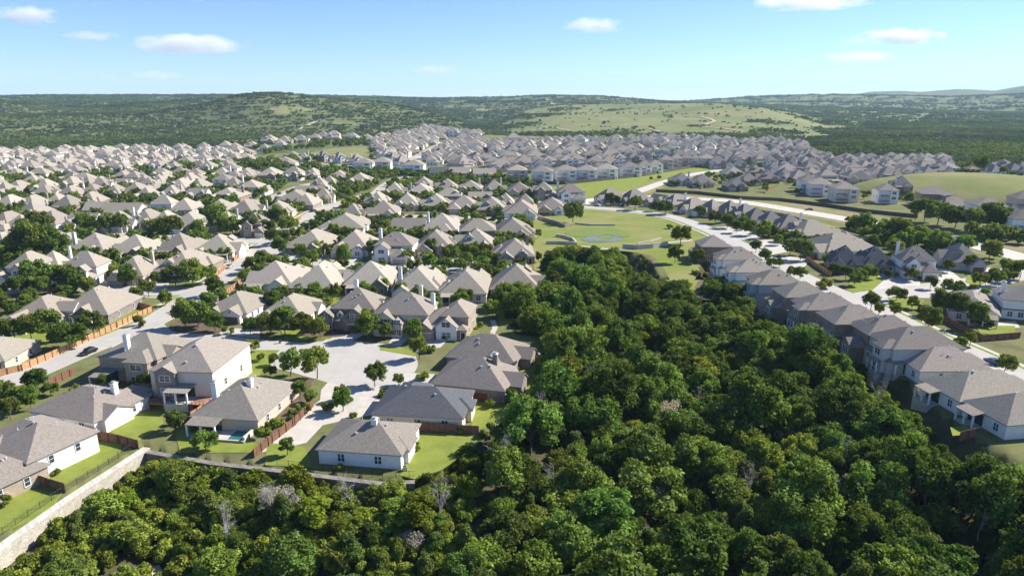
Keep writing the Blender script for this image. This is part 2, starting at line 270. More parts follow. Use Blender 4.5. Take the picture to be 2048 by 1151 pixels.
# ---------------------------------------------------------------- flat sheets: roads, paths, lawns
from mathutils.geometry import tessellate_polygon
def sheet(name, pts, z, m, kerb=0):
    mb = MB(); P = [(p[0], p[1]) for p in pts]
    ar = sum(P[i][0]*P[(i+1) % len(P)][1]-P[(i+1) % len(P)][0]*P[i][1] for i in range(len(P)))
    if ar < 0: P = P[::-1]
    mb.prism(P, z-.3, z, m, top=False); tri = tessellate_polygon([[Vector((p[0], p[1], 0)) for p in P]])
    base = len(mb.v); mb.v += [(p[0], p[1], z) for p in P]
    for a, b_, c in tri:
        A, B, C = P[a], P[b_], P[c]; cr = (B[0]-A[0])*(C[1]-A[1])-(B[1]-A[1])*(C[0]-A[0])
        mb.f.append([base+a, base+b_, base+c] if cr > 0 else [base+a, base+c, base+b_]); mb.m.append(mb.mi(m))
    return tag(mb.build(name), kind='structure')
def smooth(pts, n=6):
    if len(pts) < 3: return [Vector((p[0], p[1], 0)) for p in pts]
    P = [Vector((p[0], p[1], 0)) for p in pts]; P = [2*P[0]-P[1]]+P+[2*P[-1]-P[-2]]; out = []
    for i in range(1, len(P)-2):
        for k in range(n):
            s = k/n; a_, b_, c_, d_ = P[i-1], P[i], P[i+1], P[i+2]
            out.append(.5*((2*b_)+(c_-a_)*s+(2*a_-5*b_+4*c_-d_)*s*s+(3*b_-a_-3*c_+d_)*s**3))
    out.append(P[-2]); return out
def strip_pts(pts, wd, off=0):
    n = len(pts); L, Rr = [], []
    for i in range(n):
        d = (pts[min(i+1, n-1)]-pts[max(i-1, 0)]); d.z = 0; d.normalize(); nrm = Vector((-d.y, d.x, 0))
        L.append(pts[i]+nrm*(off+wd/2)); Rr.append(pts[i]+nrm*(off-wd/2))
    return L, Rr
ROADS = []
def strip(name, pts, wd, z, m, off=0, drape=False, own=None):
    L, Rr = strip_pts(pts, wd, off); mb = MB()
    for k in range(len(pts)-1):
        q = [Rr[k], Rr[k+1], L[k+1], L[k]]
        if own is not None and blocked(*((q[0]+q[2])/2).xy, own): continue
        mb.poly([(p.x, p.y, (hz(p.x, p.y) if drape else 0)+z) for p in q], m)
        if not drape:
            for a_, b_ in ((Rr[k], Rr[k+1]), (L[k+1], L[k])): mb.poly([(a_.x, a_.y, z-.25), (b_.x, b_.y, z-.25), (b_.x, b_.y, z), (a_.x, a_.y, z)], m)
    return tag(mb.build(name), kind='structure')
zr = [0.04]
RQ = []
NOW = []
def road(*a, **k): RQ.append((a, k)); P = smooth([at(*p) for p in pp(a[0])]); ROADS.append(([(p.x, p.y) for p in P], a[1]/2+(4.5 if k.get('walk', True) else 1)))
RB_ = {}
def blocked(x, y, own):
    X_, Y_ = np.array([x]), np.array([y])
    if not RB_:
        for i_, (P_, hw) in enumerate(ROADS): q_ = np.array(P_); RB_[i_] = (q_.min(0)-12, q_.max(0)+12)
    for i_, (a, k) in enumerate(RQ):
        if i_ != own and RB_[i_][0][0] < x < RB_[i_][1][0] and RB_[i_][0][1] < y < RB_[i_][1][1] and segdist(X_, Y_, ROADS[i_][0])[0] < a[1]/2+.2: return True
    return any(inpoly(X_, Y_, q)[0] for q in NOW)
def road_(own, pxs, wd, name='road', walk=True, m='road', verge=False, sides=(1, -1)):
    P = smooth([at(*p) for p in pp(pxs)], 14)
    zr[0] += .004
    if verge: strip('verge', P, wd+11, .022+zr[0]*.05, 'verge')
    for s in sides if walk else ():
        strip('kerb', P, .35, .15+zr[0]*.02, 'path', off=s*(wd/2+.17), own=own); strip('verge', P, 1.3, .11+zr[0]*.03, 'lawn', off=s*(wd/2+1.0), own=own); strip('pavement', P, 1.4, .13+zr[0]*.02, 'path', off=s*(wd/2+2.35), own=own)
    return strip(name, P, wd, zr[0], m)
def closed(P_, n=5):
    k = len(P_); Q = smooth([P_[-2], P_[-1]]+P_+[P_[0], P_[1]], n); return Q[2*n:2*n+k*n]
def patch(name, px, m, z=None):
    zr[0] += .004
    if name in ('driveway', 'cul_de_sac'): NOW.append([tuple(v[:2]) for v in atl(pp(px))])
    if name in ('field', 'pond', 'marsh', 'cul_de_sac', 'planting_bed', 'dry_field'): return sheet(name, closed(atl(pp(px))), z or zr[0], m)
    return sheet(name, atl(pp(px)), z or zr[0], m)
# wide ground covers first
zr[0] = .012
patch('field', '1068,432 1100,425 1170,419 1250,424 1345,437 1420,464 1452,486 1400,505 1380,515 1400,545 1350,570 1300,510 1160,500 1100,520 1083,560 1066,520', 'field')
patch('lawn', '1085,380 1130,368 1290,352 1400,333 1432,334 1370,352 1250,386 1190,394 1100,396', 'lawn')
patch('dry_field', '596,312 690,292 760,290 800,294 770,306 715,316 650,320 605,320', 'dry')
patch('bare_ground', '140,302 270,294 360,294 372,304 330,314 200,322 150,316', 'dirt')
patch('building_plot', '940,292 1010,289 1110,291 1100,303 1000,308 930,312', 'orange_dirt')
patch('building_plot', '1340,296 1500,288 1570,300 1490,303 1420,300', 'dirt')
patch('verge', '1310,384 1400,392 1530,396 1700,424 1860,448 2060,492 2060,520 1900,482 1750,450 1600,424 1480,408 1370,402 1290,408', 'verge')
patch('verge', '1480,412 1600,434 1710,462 1720,475 1690,472 1590,448 1480,424', 'lawn')
patch('lawn', '1660,362 1800,358 1830,372 1790,392 1700,384', 'field')
# lawns of the nearer gardens
for s in ('835,865 945,868 968,878 930,905 880,940 830,958 800,950 815,915', '945,803 1050,808 1042,828 1000,850 942,862', '1036,752 1098,764 1078,792 1030,790', '1040,706 1075,708 1095,738 1040,744',
          '165,880 245,888 240,905 190,935 130,968 90,955', '-20,970 125,985 90,1030 -20,1075', '222,832 322,822 328,850 275,882 225,868', '330,800 420,795 425,812 380,820 300,815', '350,862 430,852 520,890 500,905 360,905',
          '535,885 610,893 625,935 530,930', '215,640 320,605 345,602 330,618 250,655', '505,700 560,700 520,735 480,740', '470,725 560,712 500,765 480,760', '760,690 830,700 830,712 760,700', '560,660 680,665 660,678 570,680',
          '0,640 130,640 90,690 -20,740', '480,640 540,560 560,590 520,640', '495,588 600,590 600,612 500,612', '620,590 720,592 720,615 610,612', '985,600 1060,600 1060,640 1000,650', '720,530 800,545 760,560 700,545', '300,590 420,560 470,555 400,585 330,598',
          '1330,560 1400,560 1440,590 1380,590', '1735,540 1768,560 1745,580 1690,588 1700,565', '1775,595 1850,600 1830,620 1790,612', '1935,550 1990,556 1960,572 1930,565', '1950,650 2030,652 2030,670 1960,668', '1900,855 1948,850 1945,868 1905,872', '600,480 700,490 690,512 600,505', '880,502 1060,515 1060,528 900,515', '730,498 860,510 780,530 720,515'):
    patch('lawn', s, 'lawn')
for s in ('360,640 440,650 430,668 345,660', '620,655 700,650 690,672 610,672', '1400,560 1440,580 1420,600 1390,590', '560,770 625,760 575,850 530,870'): patch('planting_bed', s, 'mulch')
zr[0] = .05
road('-60,797 20,764 160,704 300,646 400,585 480,532 548,480 640,421 700,403 752,386', 9.4, sides=(1,))
road('752,386 770,370 800,356 860,352', 8, walk=False)
road('-60,572 60,570 180,572 300,584 400,582', 9); road('-60,474 60,474 250,470 400,474 530,484', 9); road('545,498 610,522 700,532 790,540', 9)
road('650,424 760,433 900,434 1015,442', 8); road('-60,424 120,425 300,427 470,424 560,418', 7, walk=False); road('470,424 520,404 575,386 610,372 660,362', 8)
road('-60,388 130,388 300,390 440,392 510,402', 7, walk=False); road('-60,354 200,350 330,346 520,334 600,326 700,332', 8, walk=False)
road('-60,322 150,324 330,318 420,312', 7, walk=False); road('800,336 832,318 866,298 900,281 906,275 890,272', 13)
road('1150,404 1200,399 1260,388 1330,364 1390,348 1450,340', 10, m='path', verge=True, sides=())
road('1130,403 1180,401 1240,396 1310,394 1370,397 1480,404 1600,423 1700,440 1800,458 1900,478 2060,520', 15, m='path', verge=True, sides=())
road('1060,402 1150,413 1240,420 1340,433 1420,461 1500,500 1560,532 1640,571 1710,600', 9.5, sides=(-1,)); road('1710,600 1770,628 1850,668 1950,712 2080,775', 9.5)
road('1600,366 1660,358 1720,352 1790,351 1830,364 1880,382 1940,395 2060,402', 9, walk=False); road('1300,292 1400,296 1500,302 1600,308', 9, walk=False); road('950,318 1100,314 1250,318 1360,326', 8, walk=False); road('1100,302 1300,300 1480,318 1600,336', 8, walk=False)
patch('cul_de_sac', '300,625 345,662 420,668 520,678 600,685 640,683 700,681 770,688 820,702 835,722 830,742 808,762 770,776 700,783 655,765 610,752 575,742 520,730 440,720 360,700 290,705 220,700', 'road')
patch('cul_de_sac', '760,532 800,526 850,521 910,519 960,527 985,540 975,552 940,560 880,565 820,560 770,548', 'road')
patch('cul_de_sac', '1690,592 1740,580 1800,572 1900,560 2060,538 2060,556 1990,575 1960,590 1900,592 1850,596 1790,592 1780,602 1760,625 1720,615', 'road')
patch('driveway', '655,765 725,775 760,800 740,830 690,840 645,850 612,885 580,893 520,905 575,845 640,800 642,780', 'path')
for s in ('690,655 745,660 700,684 640,686', '790,670 822,672 800,692 775,688', '830,672 900,675 880,695 820,705', '420,655 520,658 520,676 440,668', '808,745 870,748 865,765 800,770', '725,770 770,772 750,800 700,830 690,800',
          '440,590 470,590 420,668 395,660', '1735,548 1800,545 1800,572 1745,582', '1800,540 1840,540 1840,572 1790,575', '1850,532 1900,540 1935,568 1900,580', '1975,535 2020,540 2000,568 1960,560', '1955,648 2030,642 2040,655 1960,662', '640,500 665,500 665,520 640,520', '700,515 730,515 700,530 690,528',
          '745,512 790,516 790,528 750,526', '845,503 885,503 850,520 820,520', '920,512 955,508 955,522 910,524', '1000,500 1060,505 1040,518 985,518', '60,468 120,462 130,478 40,480', '0,575 100,560 100,580 0,590', '240,580 340,560 330,590 260,592', '1430,455 1500,450 1520,480 1460,480', '1500,480 1560,480 1600,500 1540,510', '1560,510 1620,520 1600,545 1570,535', '1130,395 1290,404 1290,414 1150,408'):
    patch('driveway', s, 'concrete')
for s in ('1170,475 1190,471 1212,474 1232,473 1246,478 1238,482 1218,484 1195,485 1174,483 1163,479',): patch('pond', s, 'water')
patch('marsh', '1130,466 1150,458 1185,455 1225,457 1250,463 1262,472 1240,474 1215,470 1185,473 1150,474', 'marsh')
patch('marsh', '1195,478 1210,476 1225,478 1212,481', 'marsh')
P = smooth([at(*p) for p in pp('1880,352 1905,349 1935,352 1975,355 2040,353')]); 
for s, wd in (('298,1075 318,1105 325,1130 335,1160', 1.6), ('985,640 990,655 985,668 993,690', 1.6), ('1160,492 1240,498 1330,486 1385,480', 2)): strip('path', smooth([at(*p) for p in pp(s)]), wd, .06, 'path', drape=True)
mb = MB(); mx_, my_, ma_, mb__, mh_ = MOUND; gr = [[(mx_+ma_*.985*a_/14*math.cos(b_*math.pi/20), my_+mb__*.985*a_/14*math.sin(b_*math.pi/20)) for b_ in range(40)] for a_ in range(1, 15)]
for a_ in range(13):
    for b_ in range(40): q = [gr[a_][b_], gr[a_+1][b_], gr[a_+1][(b_+1) % 40], gr[a_][(b_+1) % 40]]; mb.poly([(x, y, hz(x, y)+.3) for x, y in q], 'dry')
mb.poly([(x, y, hz(x, y)+.3) for x, y in gr[0]], 'dry'); tag(mb.build('grass_hill'), kind='structure')
for i_, (a, k) in enumerate(RQ): road_(i_, *a, **k)
# tracks on the far grass hill, draped over it
def ray_ground(px, py):
    a = (px-CX)/F; b_ = (CY-py)/F; d = Vector((a, math.cos(PITCH)+b_*math.sin(PITCH), -math.sin(PITCH)+b_*math.cos(PITCH))); s = np.exp(np.linspace(math.log(300), math.log(12000), 1500))
    X_, Y_, Z_ = d.x*s, d.y*s, H+d.z*s; g = height(X_, Y_); k = np.argmax(Z_ < g); return Vector((X_[k], Y_[k], 0)) if (Z_ < g).any() else None
for s, wd in (('1402,234 1418,238 1428,243 1410,250 1402,254 1440,257 1485,263', 8), ('1295,257 1312,262 1330,268', 6), ('1092,198 1100,204 1108,210', 16), ('1550,217 1580,222 1620,232', 9), ('1060,262 1100,256 1140,262', 7), ('590,262 615,252 640,240', 7), ('450,258 480,254 500,250', 6)):
    q = [ray_ground(*p) for p in pp(s)]; q = [v for v in q if v]
    if len(q) > 1: strip('track', smooth(q, 8), wd, 1.2, 'dirt', drape=True)

# ---------------------------------------------------------------- house builder
def slab(mb, p, m, th=.16):
    """roof plane p (4 points, ccw from above) given a thickness"""
    q = [(x, y, z-th) for x, y, z in p]; mb.poly(p, m); mb.poly(q[::-1], 'gutter')
    for i in range(len(p)): j = (i+1) % len(p); mb.poly([q[i], q[j], p[j], p[i]], 'gutter')
def hip(mb, x0, x1, y0, y1, z, pit, oh, m):
    x0 -= oh; x1 += oh; y0 -= oh; y1 += oh; wd, dp = x1-x0, y1-y0; h = min(wd, dp)/2; zt = z+h*pit
    if wd >= dp: a, b_ = (x0+h, (y0+y1)/2, zt), (x1-h, (y0+y1)/2, zt)
    else: a, b_ = ((x0+x1)/2, y0+h, zt), ((x0+x1)/2, y1-h, zt)
    A, B, C, D = (x0, y0, z), (x1, y0, z), (x1, y1, z), (x0, y1, z)
    if wd >= dp: fs = [[A, B, b_, a], [B, C, b_], [C, D, a, b_], [D, A, a]]
    else: fs = [[A, B, a], [B, C, b_, a], [C, D, b_], [D, A, a, b_]]
    for f in fs: mb.poly(f, m)
    q = [(x, y, z-.2) for x, y, z_ in (A, B, C, D)]
    for i in range(4): j = (i+1) % 4; mb.poly([q[i], q[j], (A, B, C, D)[j], (A, B, C, D)[i]], 'gutter')
    mb.poly(q[::-1], 'trim'); return zt
def gable(mr, mw, x0, x1, y0, y1, z, pit, oh, m, wm, axis='y', back=0, front=1):
    """ridge along axis; the end at the low side of that axis shows a wall triangle"""
    if axis == 'y':
        c = (x0+x1)/2; h = (x1-x0)/2; zt = z+h*pit; ya, yb = y0-oh*.7, y1+back; e = oh
        slab(mr, [(x0-e, ya, z-e*pit), (c, ya, zt), (c, yb, zt), (x0-e, yb, z-e*pit)][::-1], m); slab(mr, [(c, ya, zt), (x1+e, ya, z-e*pit), (x1+e, yb, z-e*pit), (c, yb, zt)], m)
        mw.poly([(x0, y0, z-.2), (x1, y0, z-.2), (x1, y0, z), (c, y0, zt-.17), (x0, y0, z)], wm)
        if not back: mw.poly([(x0, y1, z-.2), (x1, y1, z-.2), (x1, y1, z), (c, y1, zt-.17), (x0, y1, z)][::-1], wm)
    else:
        c = (y0+y1)/2; h = (y1-y0)/2; zt = z+h*pit; xa, xb = x0-oh*.7, x1+oh*.7; e = oh
        slab(mr, [(xa, y0-e, z-e*pit), (xb, y0-e, z-e*pit), (xb, c, zt), (xa, c, zt)], m); slab(mr, [(xa, c, zt), (xb, c, zt), (xb, y1+e, z-e*pit), (xa, y1+e, z-e*pit)], m)
        for xx, fl in ((x0, True), (x1, False)): mw.poly([(xx, y0, z-.2), (xx, y1, z-.2), (xx, y1, z), (xx, c, zt-.17), (xx, y0, z)], wm, flip=fl)
    return zt
def win(parts, x, y, z, wd, h, d, name='window', frame='trimw', mull=1, shutter=False):
    """window centred at x,y,z facing d in 'f' -y, 'k' +y, 'l' -x, 'r' +x"""
    mb = MB(); nx, ny = dict(f=(0, -1), k=(0, 1), l=(-1, 0), r=(1, 0))[d]; tx, ty = -ny, nx
    def bx(a0, a1, z0, z1, o0, o1, m):
        P = [(x+tx*a+nx*o, y+ty*a+ny*o) for a, o in ((a0, o0), (a1, o0), (a1, o1), (a0, o1))]; xs = [p[0] for p in P]; ys = [p[1] for p in P]
        mb.box(min(xs), max(xs), min(ys), max(ys), z+z0, z+z1, m)
    bx(-wd/2, wd/2, -h/2, h/2, -.05, .05, 'glass'); f = .11
    bx(-wd/2-f, wd/2+f, h/2, h/2+f, -.05, .1, frame); bx(-wd/2-f, wd/2+f, -h/2-f, -h/2, -.05, .12, frame); bx(-wd/2-f, -wd/2, -h/2, h/2, -.05, .1, frame); bx(wd/2, wd/2+f, -h/2, h/2, -.05, .1, frame)
    for k in range(1, mull): xx = -wd/2+wd*k/mull; bx(xx-.06, xx+.06, -h/2, h/2, -.04, .09, frame)
    bx(-wd/2, wd/2, -.03, .03, -.04, .08, frame)
    if shutter: bx(-wd/2-f-.42, -wd/2-f-.02, -h/2, h/2, -.05, .08, 'dark'); bx(wd/2+f+.02, wd/2+f+.42, -h/2, h/2, -.05, .08, 'dark')
    parts.append((name, mb))
def house_parts(S, r):
    """S: W, D, st (storeys), pit, wings, base (plinth depth), rear patio ... -> list of (name, MB); placeholder materials WALL, WALL2, ROOF, GARAGE"""
    W, D, st = S['W'], S['D'], S.get('st', 1); pit = S.get('pit', .72); ev = 3.0*st+(.15 if st > 1 else .1); base = S.get('base', 0); parts = []
    wl, rf = MB(), MB(); oh = .45; W2, R2 = 'WALL', 'ROOF'
    mx0, mx1 = -W/2, W/2; my0, my1 = -D/2, D/2
    blk = []                                    # (x0,x1,y0,y1,z0,ev) bodies
    def body(x0, x1, y0, y1, e, m='WALL', z0=None): wl.box(x0, x1, y0, y1, -base-.5 if z0 is None else z0, e-.2, m, skip='bt'); blk.append((x0, x1, y0, y1, e))
    main = S.get('main', 'hip')
    if st == 1:
        body(mx0, mx1, my0, my1, ev); zt = hip(rf, mx0, mx1, my0, my1, ev, pit, oh, R2) if main == 'hip' else gable(rf, wl, mx0, mx1, my0, my1, ev, pit, oh, R2, W2, axis=main)
    else:
        uf = S.get('up', (0, 1, .25, 1)); ux0, ux1, uy0, uy1 = mx0+W*uf[0], mx0+W*uf[1], my0+D*uf[2], my0+D*uf[3]
        if uf != (0, 1, 0, 1): body(mx0, mx1, my0, my1, 3.1); hip(rf, mx0, mx1, my0, my1, 3.1, pit*.8, oh, R2)
        e = .012; body(ux0+e, ux1-e, uy0+e, uy1-e, ev, 'WALL'); zt = hip(rf, ux0, ux1, uy0, uy1, ev, pit, oh, R2) if main == 'hip' else gable(rf, wl, ux0, ux1, uy0, uy1, ev, pit, oh, R2, W2, axis=main)
        my0u = uy0
    occ = {'f': [], 'k': [], 'l': [], 'r': []}
    for g in S.get('wings', ()):
        side, x, wd, pr, e, kind, m = g      # side f/k/l/r, centre along it, width, projection, eave, kind gable/hip/dormer, wall key
        yy0 = my0-pr; yy1 = my0+1.0; gx0, gx1 = x-wd/2, x+wd/2
        if side in 'fk':
            s = 1 if side == 'f' else -1
            r1, w1 = MB(), MB(); ins = wd/2+.6
            if kind == 'dormer':
                y_in = pr; zb = 3.1+(y_in)*pit*.9
                w1.box(gx0, gx1, my0+y_in, my0+y_in+3, zb-.6, zb+e, m, skip='bt'); gable(r1, w1, gx0, gx1, my0+y_in, my0+y_in+3.2, zb+e, pit*1.05, .3, R2, m, back=1)
                if e > .8: win(parts, x*1, (my0+y_in)*1, zb+e*.55, wd*.5, e*.7, 'f')
                if s < 0: pn = parts[-1][1] if e > .8 else None
            else:
                w1.box(gx0, gx1, yy0, yy1, -base-.5, e-.2, m, skip='bt'); 
                if kind == 'gable': gable(r1, w1, gx0, gx1, yy0, yy1, e, pit*1.08, oh*.8, R2, m, back=ins)
                else: hip(r1, gx0, gx1, yy0, my0+min(wd, 6), e, pit*.95, oh, R2)
                blk.append((gx0, gx1, (yy0 if s > 0 else -yy1), (yy1 if s > 0 else -yy0), e))
            occ[side].append((gx0, gx1))
            if s < 0:
                for q in [r1, w1]+([parts[-1][1]] if kind == 'dormer' and e > .8 else []):
                    q.v = [(vx, -vy, vz) for vx, vy, vz in q.v]; q.f = [f[::-1] for f in q.f]
        else:
            s = -1 if side == 'l' else 1; r1, w1 = MB(), MB(); xx = abs(mx0)
            w1.box(xx-1, xx+pr, gx0, gx1, -base-.5, e-.2, m, skip='bt')
            if kind == 'gable':
                c = x; h = wd/2; zz = e+h*pit; i2 = wd/2+.6; xa = xx+pr+oh*.6
                slab(r1, [(xx-i2, gx0-oh, e-oh*pit), (xa, gx0-oh, e-oh*pit), (xa, c, zz), (xx-i2, c, zz)], R2); slab(r1, [(xx-i2, c, zz), (xa, c, zz), (xa, gx1+oh, e-oh*pit), (xx-i2, gx1+oh, e-oh*pit)], R2)
                w1.poly([(xx+pr, gx0, e-.2), (xx+pr, gx1, e-.2), (xx+pr, gx1, e), (xx+pr, c, zz-.17), (xx+pr, gx0, e)], m)
            else: hip(r1, xx-min(wd, 5), xx+pr, gx0, gx1, e, pit, oh, R2)
            occ[side].append((gx0, gx1))
            if s < 0:
                for q in (r1, w1): q.v = [(-vx, vy, vz) for vx, vy, vz in q.v]; q.f = [f[::-1] for f in q.f]
        for q, dst in ((r1, rf), (w1, wl)):
            o = len(dst.v); dst.v += q.v; dst.f += [[k+o for k in f] for f in q.f]; dst.m += [dst.mi(q.mats[k]) for k in q.m]
    # garage doors
    for (x, y, wd, h, key) in S.get('garage', ()):
        mb = MB(); mb.box(x-wd/2, x+wd/2, y-.06, y+.1, .05, h, 'GARAGE'); mb.box(x-wd/2-.15, x+wd/2+.15, y-.1, y+.1, h, h+.18, 'trimw'); 
        for k in range(1, 4): mb.box(x-wd/2, x+wd/2, y-.075, y+.1, h*k/4-.02, h*k/4+.02, 'gutter')
        parts.append(('garage_door', mb)); occ['f'].append((x-wd/2-.3, x+wd/2+.3))
    # windows
    def free(side, a, b_):
        return all(b_ < p-.2 or a > q+.2 for p, q in occ[side])
    if S.get('door', True):
        dx = S.get('doorx', 1.2)
        if free('f', dx-.6, dx+.6):
            mb = MB(); mb.box(dx-.55, dx+.55, my0-.08, my0+.1, .1, 2.3, 'dark'); mb.box(dx-.75, dx-.55, my0-.1, my0+.1, .1, 2.5, 'trimw'); mb.box(dx+.55, dx+.75, my0-.1, my0+.1, .1, 2.5, 'trimw'); mb.box(dx-.75, dx+.75, my0-.1, my0+.1, 2.3, 2.5, 'trimw')
            parts.append(('front_door', mb)); occ['f'].append((dx-.8, dx+.8))
    def row(side, a0, a1, c, z, n, wd=1.3, h=1.5, **k):
        for q in range(n):
            a = a0+(a1-a0)*(q+.5)/n
            if side in 'fk':
                if z > 3 or free(side, a-wd/2-.15, a+wd/2+.15): win(parts, a, c, z, wd, h, side, **k)
            elif z > 3 or free(side, a-wd/2-.15, a+wd/2+.15): win(parts, c, a, z, wd, h, side, **k)
    sh = S.get('shutter', False)
    pz = [(-W/2+S['patio'][0]-.2, -W/2+S['patio'][1]+.2)] if S.get('patio') else []
    occ['k'] += pz
    row('f', mx0+.8, mx1-.8, my0, 1.6, S.get('nf', 3), shutter=sh, mull=2); row('k', mx0+.8, mx1-.8, my1, 1.6, S.get('nk', 4), mull=2); row('r', my0+1.5, my1-1.5, mx1, 1.7, S.get('nr', 2), wd=.9); row('l', my0+1.5, my1-1.5, mx0, 1.7, S.get('nr', 2), wd=.9)
    if st > 1:
        row('f', ux0+1, ux1-1, uy0+e, 4.7, S.get('nf2', 3), shutter=sh, mull=2); row('k', ux0+1, ux1-1, uy1-e, 4.7, S.get('nk2', 3), mull=2); row('r', uy0+1.5, uy1-1.5, ux1-e, 4.7, 2, wd=.9); row('l', uy0+1.5, uy1-1.5, ux0+e, 4.7, 2, wd=.9)
    if base > 2: row('k', mx0+1, mx1-1, my1, -base+1.6, 3, mull=2)
    for g in S.get('wings', ()):
        side, x, wd, pr, e, kind, m = g
        if kind == 'dormer': continue
        if side == 'f':
            if not any(abs(gg[0]-x) < wd/2 for gg in S.get('garage', ())): win(parts, x, my0-pr, 1.6, wd*.42, 1.5, 'f', mull=2, shutter=sh)
            if e > 4: win(parts, x, my0-pr, 4.7, wd*.4, 1.4, 'f', mull=2, shutter=sh)
            elif kind == 'gable': win(parts, x, my0-pr, e+wd*.5*pit*.42, .5, .75, 'f')
        elif side == 'k':
            win(parts, x, my1+pr, 1.6, wd*.55, 1.5, 'k', mull=3)
            if e > 4: win(parts, x, my1+pr, 4.7, wd*.5, 1.4, 'k', mull=2)
    if S.get('patio'):
        a0, a1, dp = S['patio']; a0 -= W/2; a1 -= W/2; mb = MB(); slab(mb, [(a0, my1-.3, 3.3), (a0, my1+dp, 2.75), (a1, my1+dp, 2.75), (a1, my1-.3, 3.3)], 'ROOF'); parts.append(('patio_roof', mb))
        for xx in (a0+.2, (a0+a1)/2, a1-.2): mb = MB(); mb.box(xx-.17, xx+.17, my1+dp-.5, my1+dp-.16, -base-.3, 2.62, 'trimw'); parts.append(('post', mb))
        mb = MB(); mb.box(a0, a1, my1+.012, my1+dp, -base-.3, .1, 'concrete', skip='b'); parts.append(('patio_slab', mb))
        mb = MB(); mb.box(a0+.5, a1-.5, my1-.05, my1+.06, .12, 2.5, 'glass'); parts.append(('patio_door', mb))
    if S.get('deck'):
        a0, a1, dp = S['deck']; a0 -= W/2; a1 -= W/2; mb = MB(); mb.box(a0, a1, my1+.012, my1+dp, -.15, .05, 'wood'); parts.append(('deck', mb))
        for xx in (a0+.15, a1-.15): mb = MB(); mb.box(xx-.12, xx+.12, my1+dp-.35, my1+dp-.1, -base-.3, -.16, 'wood'); parts.append(('post', mb))
        mb = MB()
        for xx in np.arange(a0, a1+.01, .9): mb.box(xx-.03, xx+.03, my1+dp-.08, my1+dp-.02, .06, 1.0, 'iron')
        mb.box(a0, a1, my1+dp-.09, my1+dp-.01, 1.0, 1.06, 'iron'); parts.append(('railing', mb))
    for (x, y, m) in S.get('chimney', ()):
        zc = zt+.55; mb = MB(); mb.box(x-.55, x+.55, y-.55, y+.55, 1, zc, m); mb.box(x-.68, x+.68, y-.68, y+.68, zc, zc+.15, 'trim'); mb.box(x-.35, x+.35, y-.35, y+.35, zc+.15, zc+.5, 'metal'); parts.append(('chimney', mb))
    for k in range(S.get('vents', 3)):           # pipes and box vents near the ridge
        x = r.uniform(-.25, .25)*W; y = r.uniform(-.3, .3)*D*.8
        if st > 1: x = r.uniform(ux0+W*.25, ux1-W*.25); y = r.uniform(uy0+1.5, uy1-1.5); B = (ux0, ux1, uy0, uy1)
        else: B = (mx0, mx1, my0, my1)
        if main == 'hip': zz = ev+pit*(oh+min(x-B[0], B[1]-x, y-B[2], B[3]-y))
        elif main == 'y': zz = ev+pit*min(x-B[0], B[1]-x)
        else: zz = ev+pit*min(y-B[2], B[3]-y)
        mb = MB()
        if k % 2: mb.tube((x, y, zz-.2), (x, y, zz+.55), .07, .07, 'pipe')
        else: mb.tube((x, y, zz-.15), (x, y, zz+.22), .22, .2, 'metal', 8); mb.tube((x, y, zz+.22), (x, y, zz+.32), .3, .25, 'metal', 8)
        parts.append(('roof_vent', mb))
    if S.get('solar'):
        x0, x1, sgn = S['solar']; mb = MB(); y1_, y2_ = D*.1, D*.34
        P = [(x0, sgn*y2_), (x1, sgn*y2_), (x1, sgn*y1_), (x0, sgn*y1_)]; P = [(x_, y_, ev+pit*(oh+D/2-abs(y_))+.12) for x_, y_ in P]; slab(mb, P if sgn < 0 else P[::-1], 'solar', .06); parts.append(('solar_panel', mb))
    return [('wall', wl), ('roof', rf)]+parts

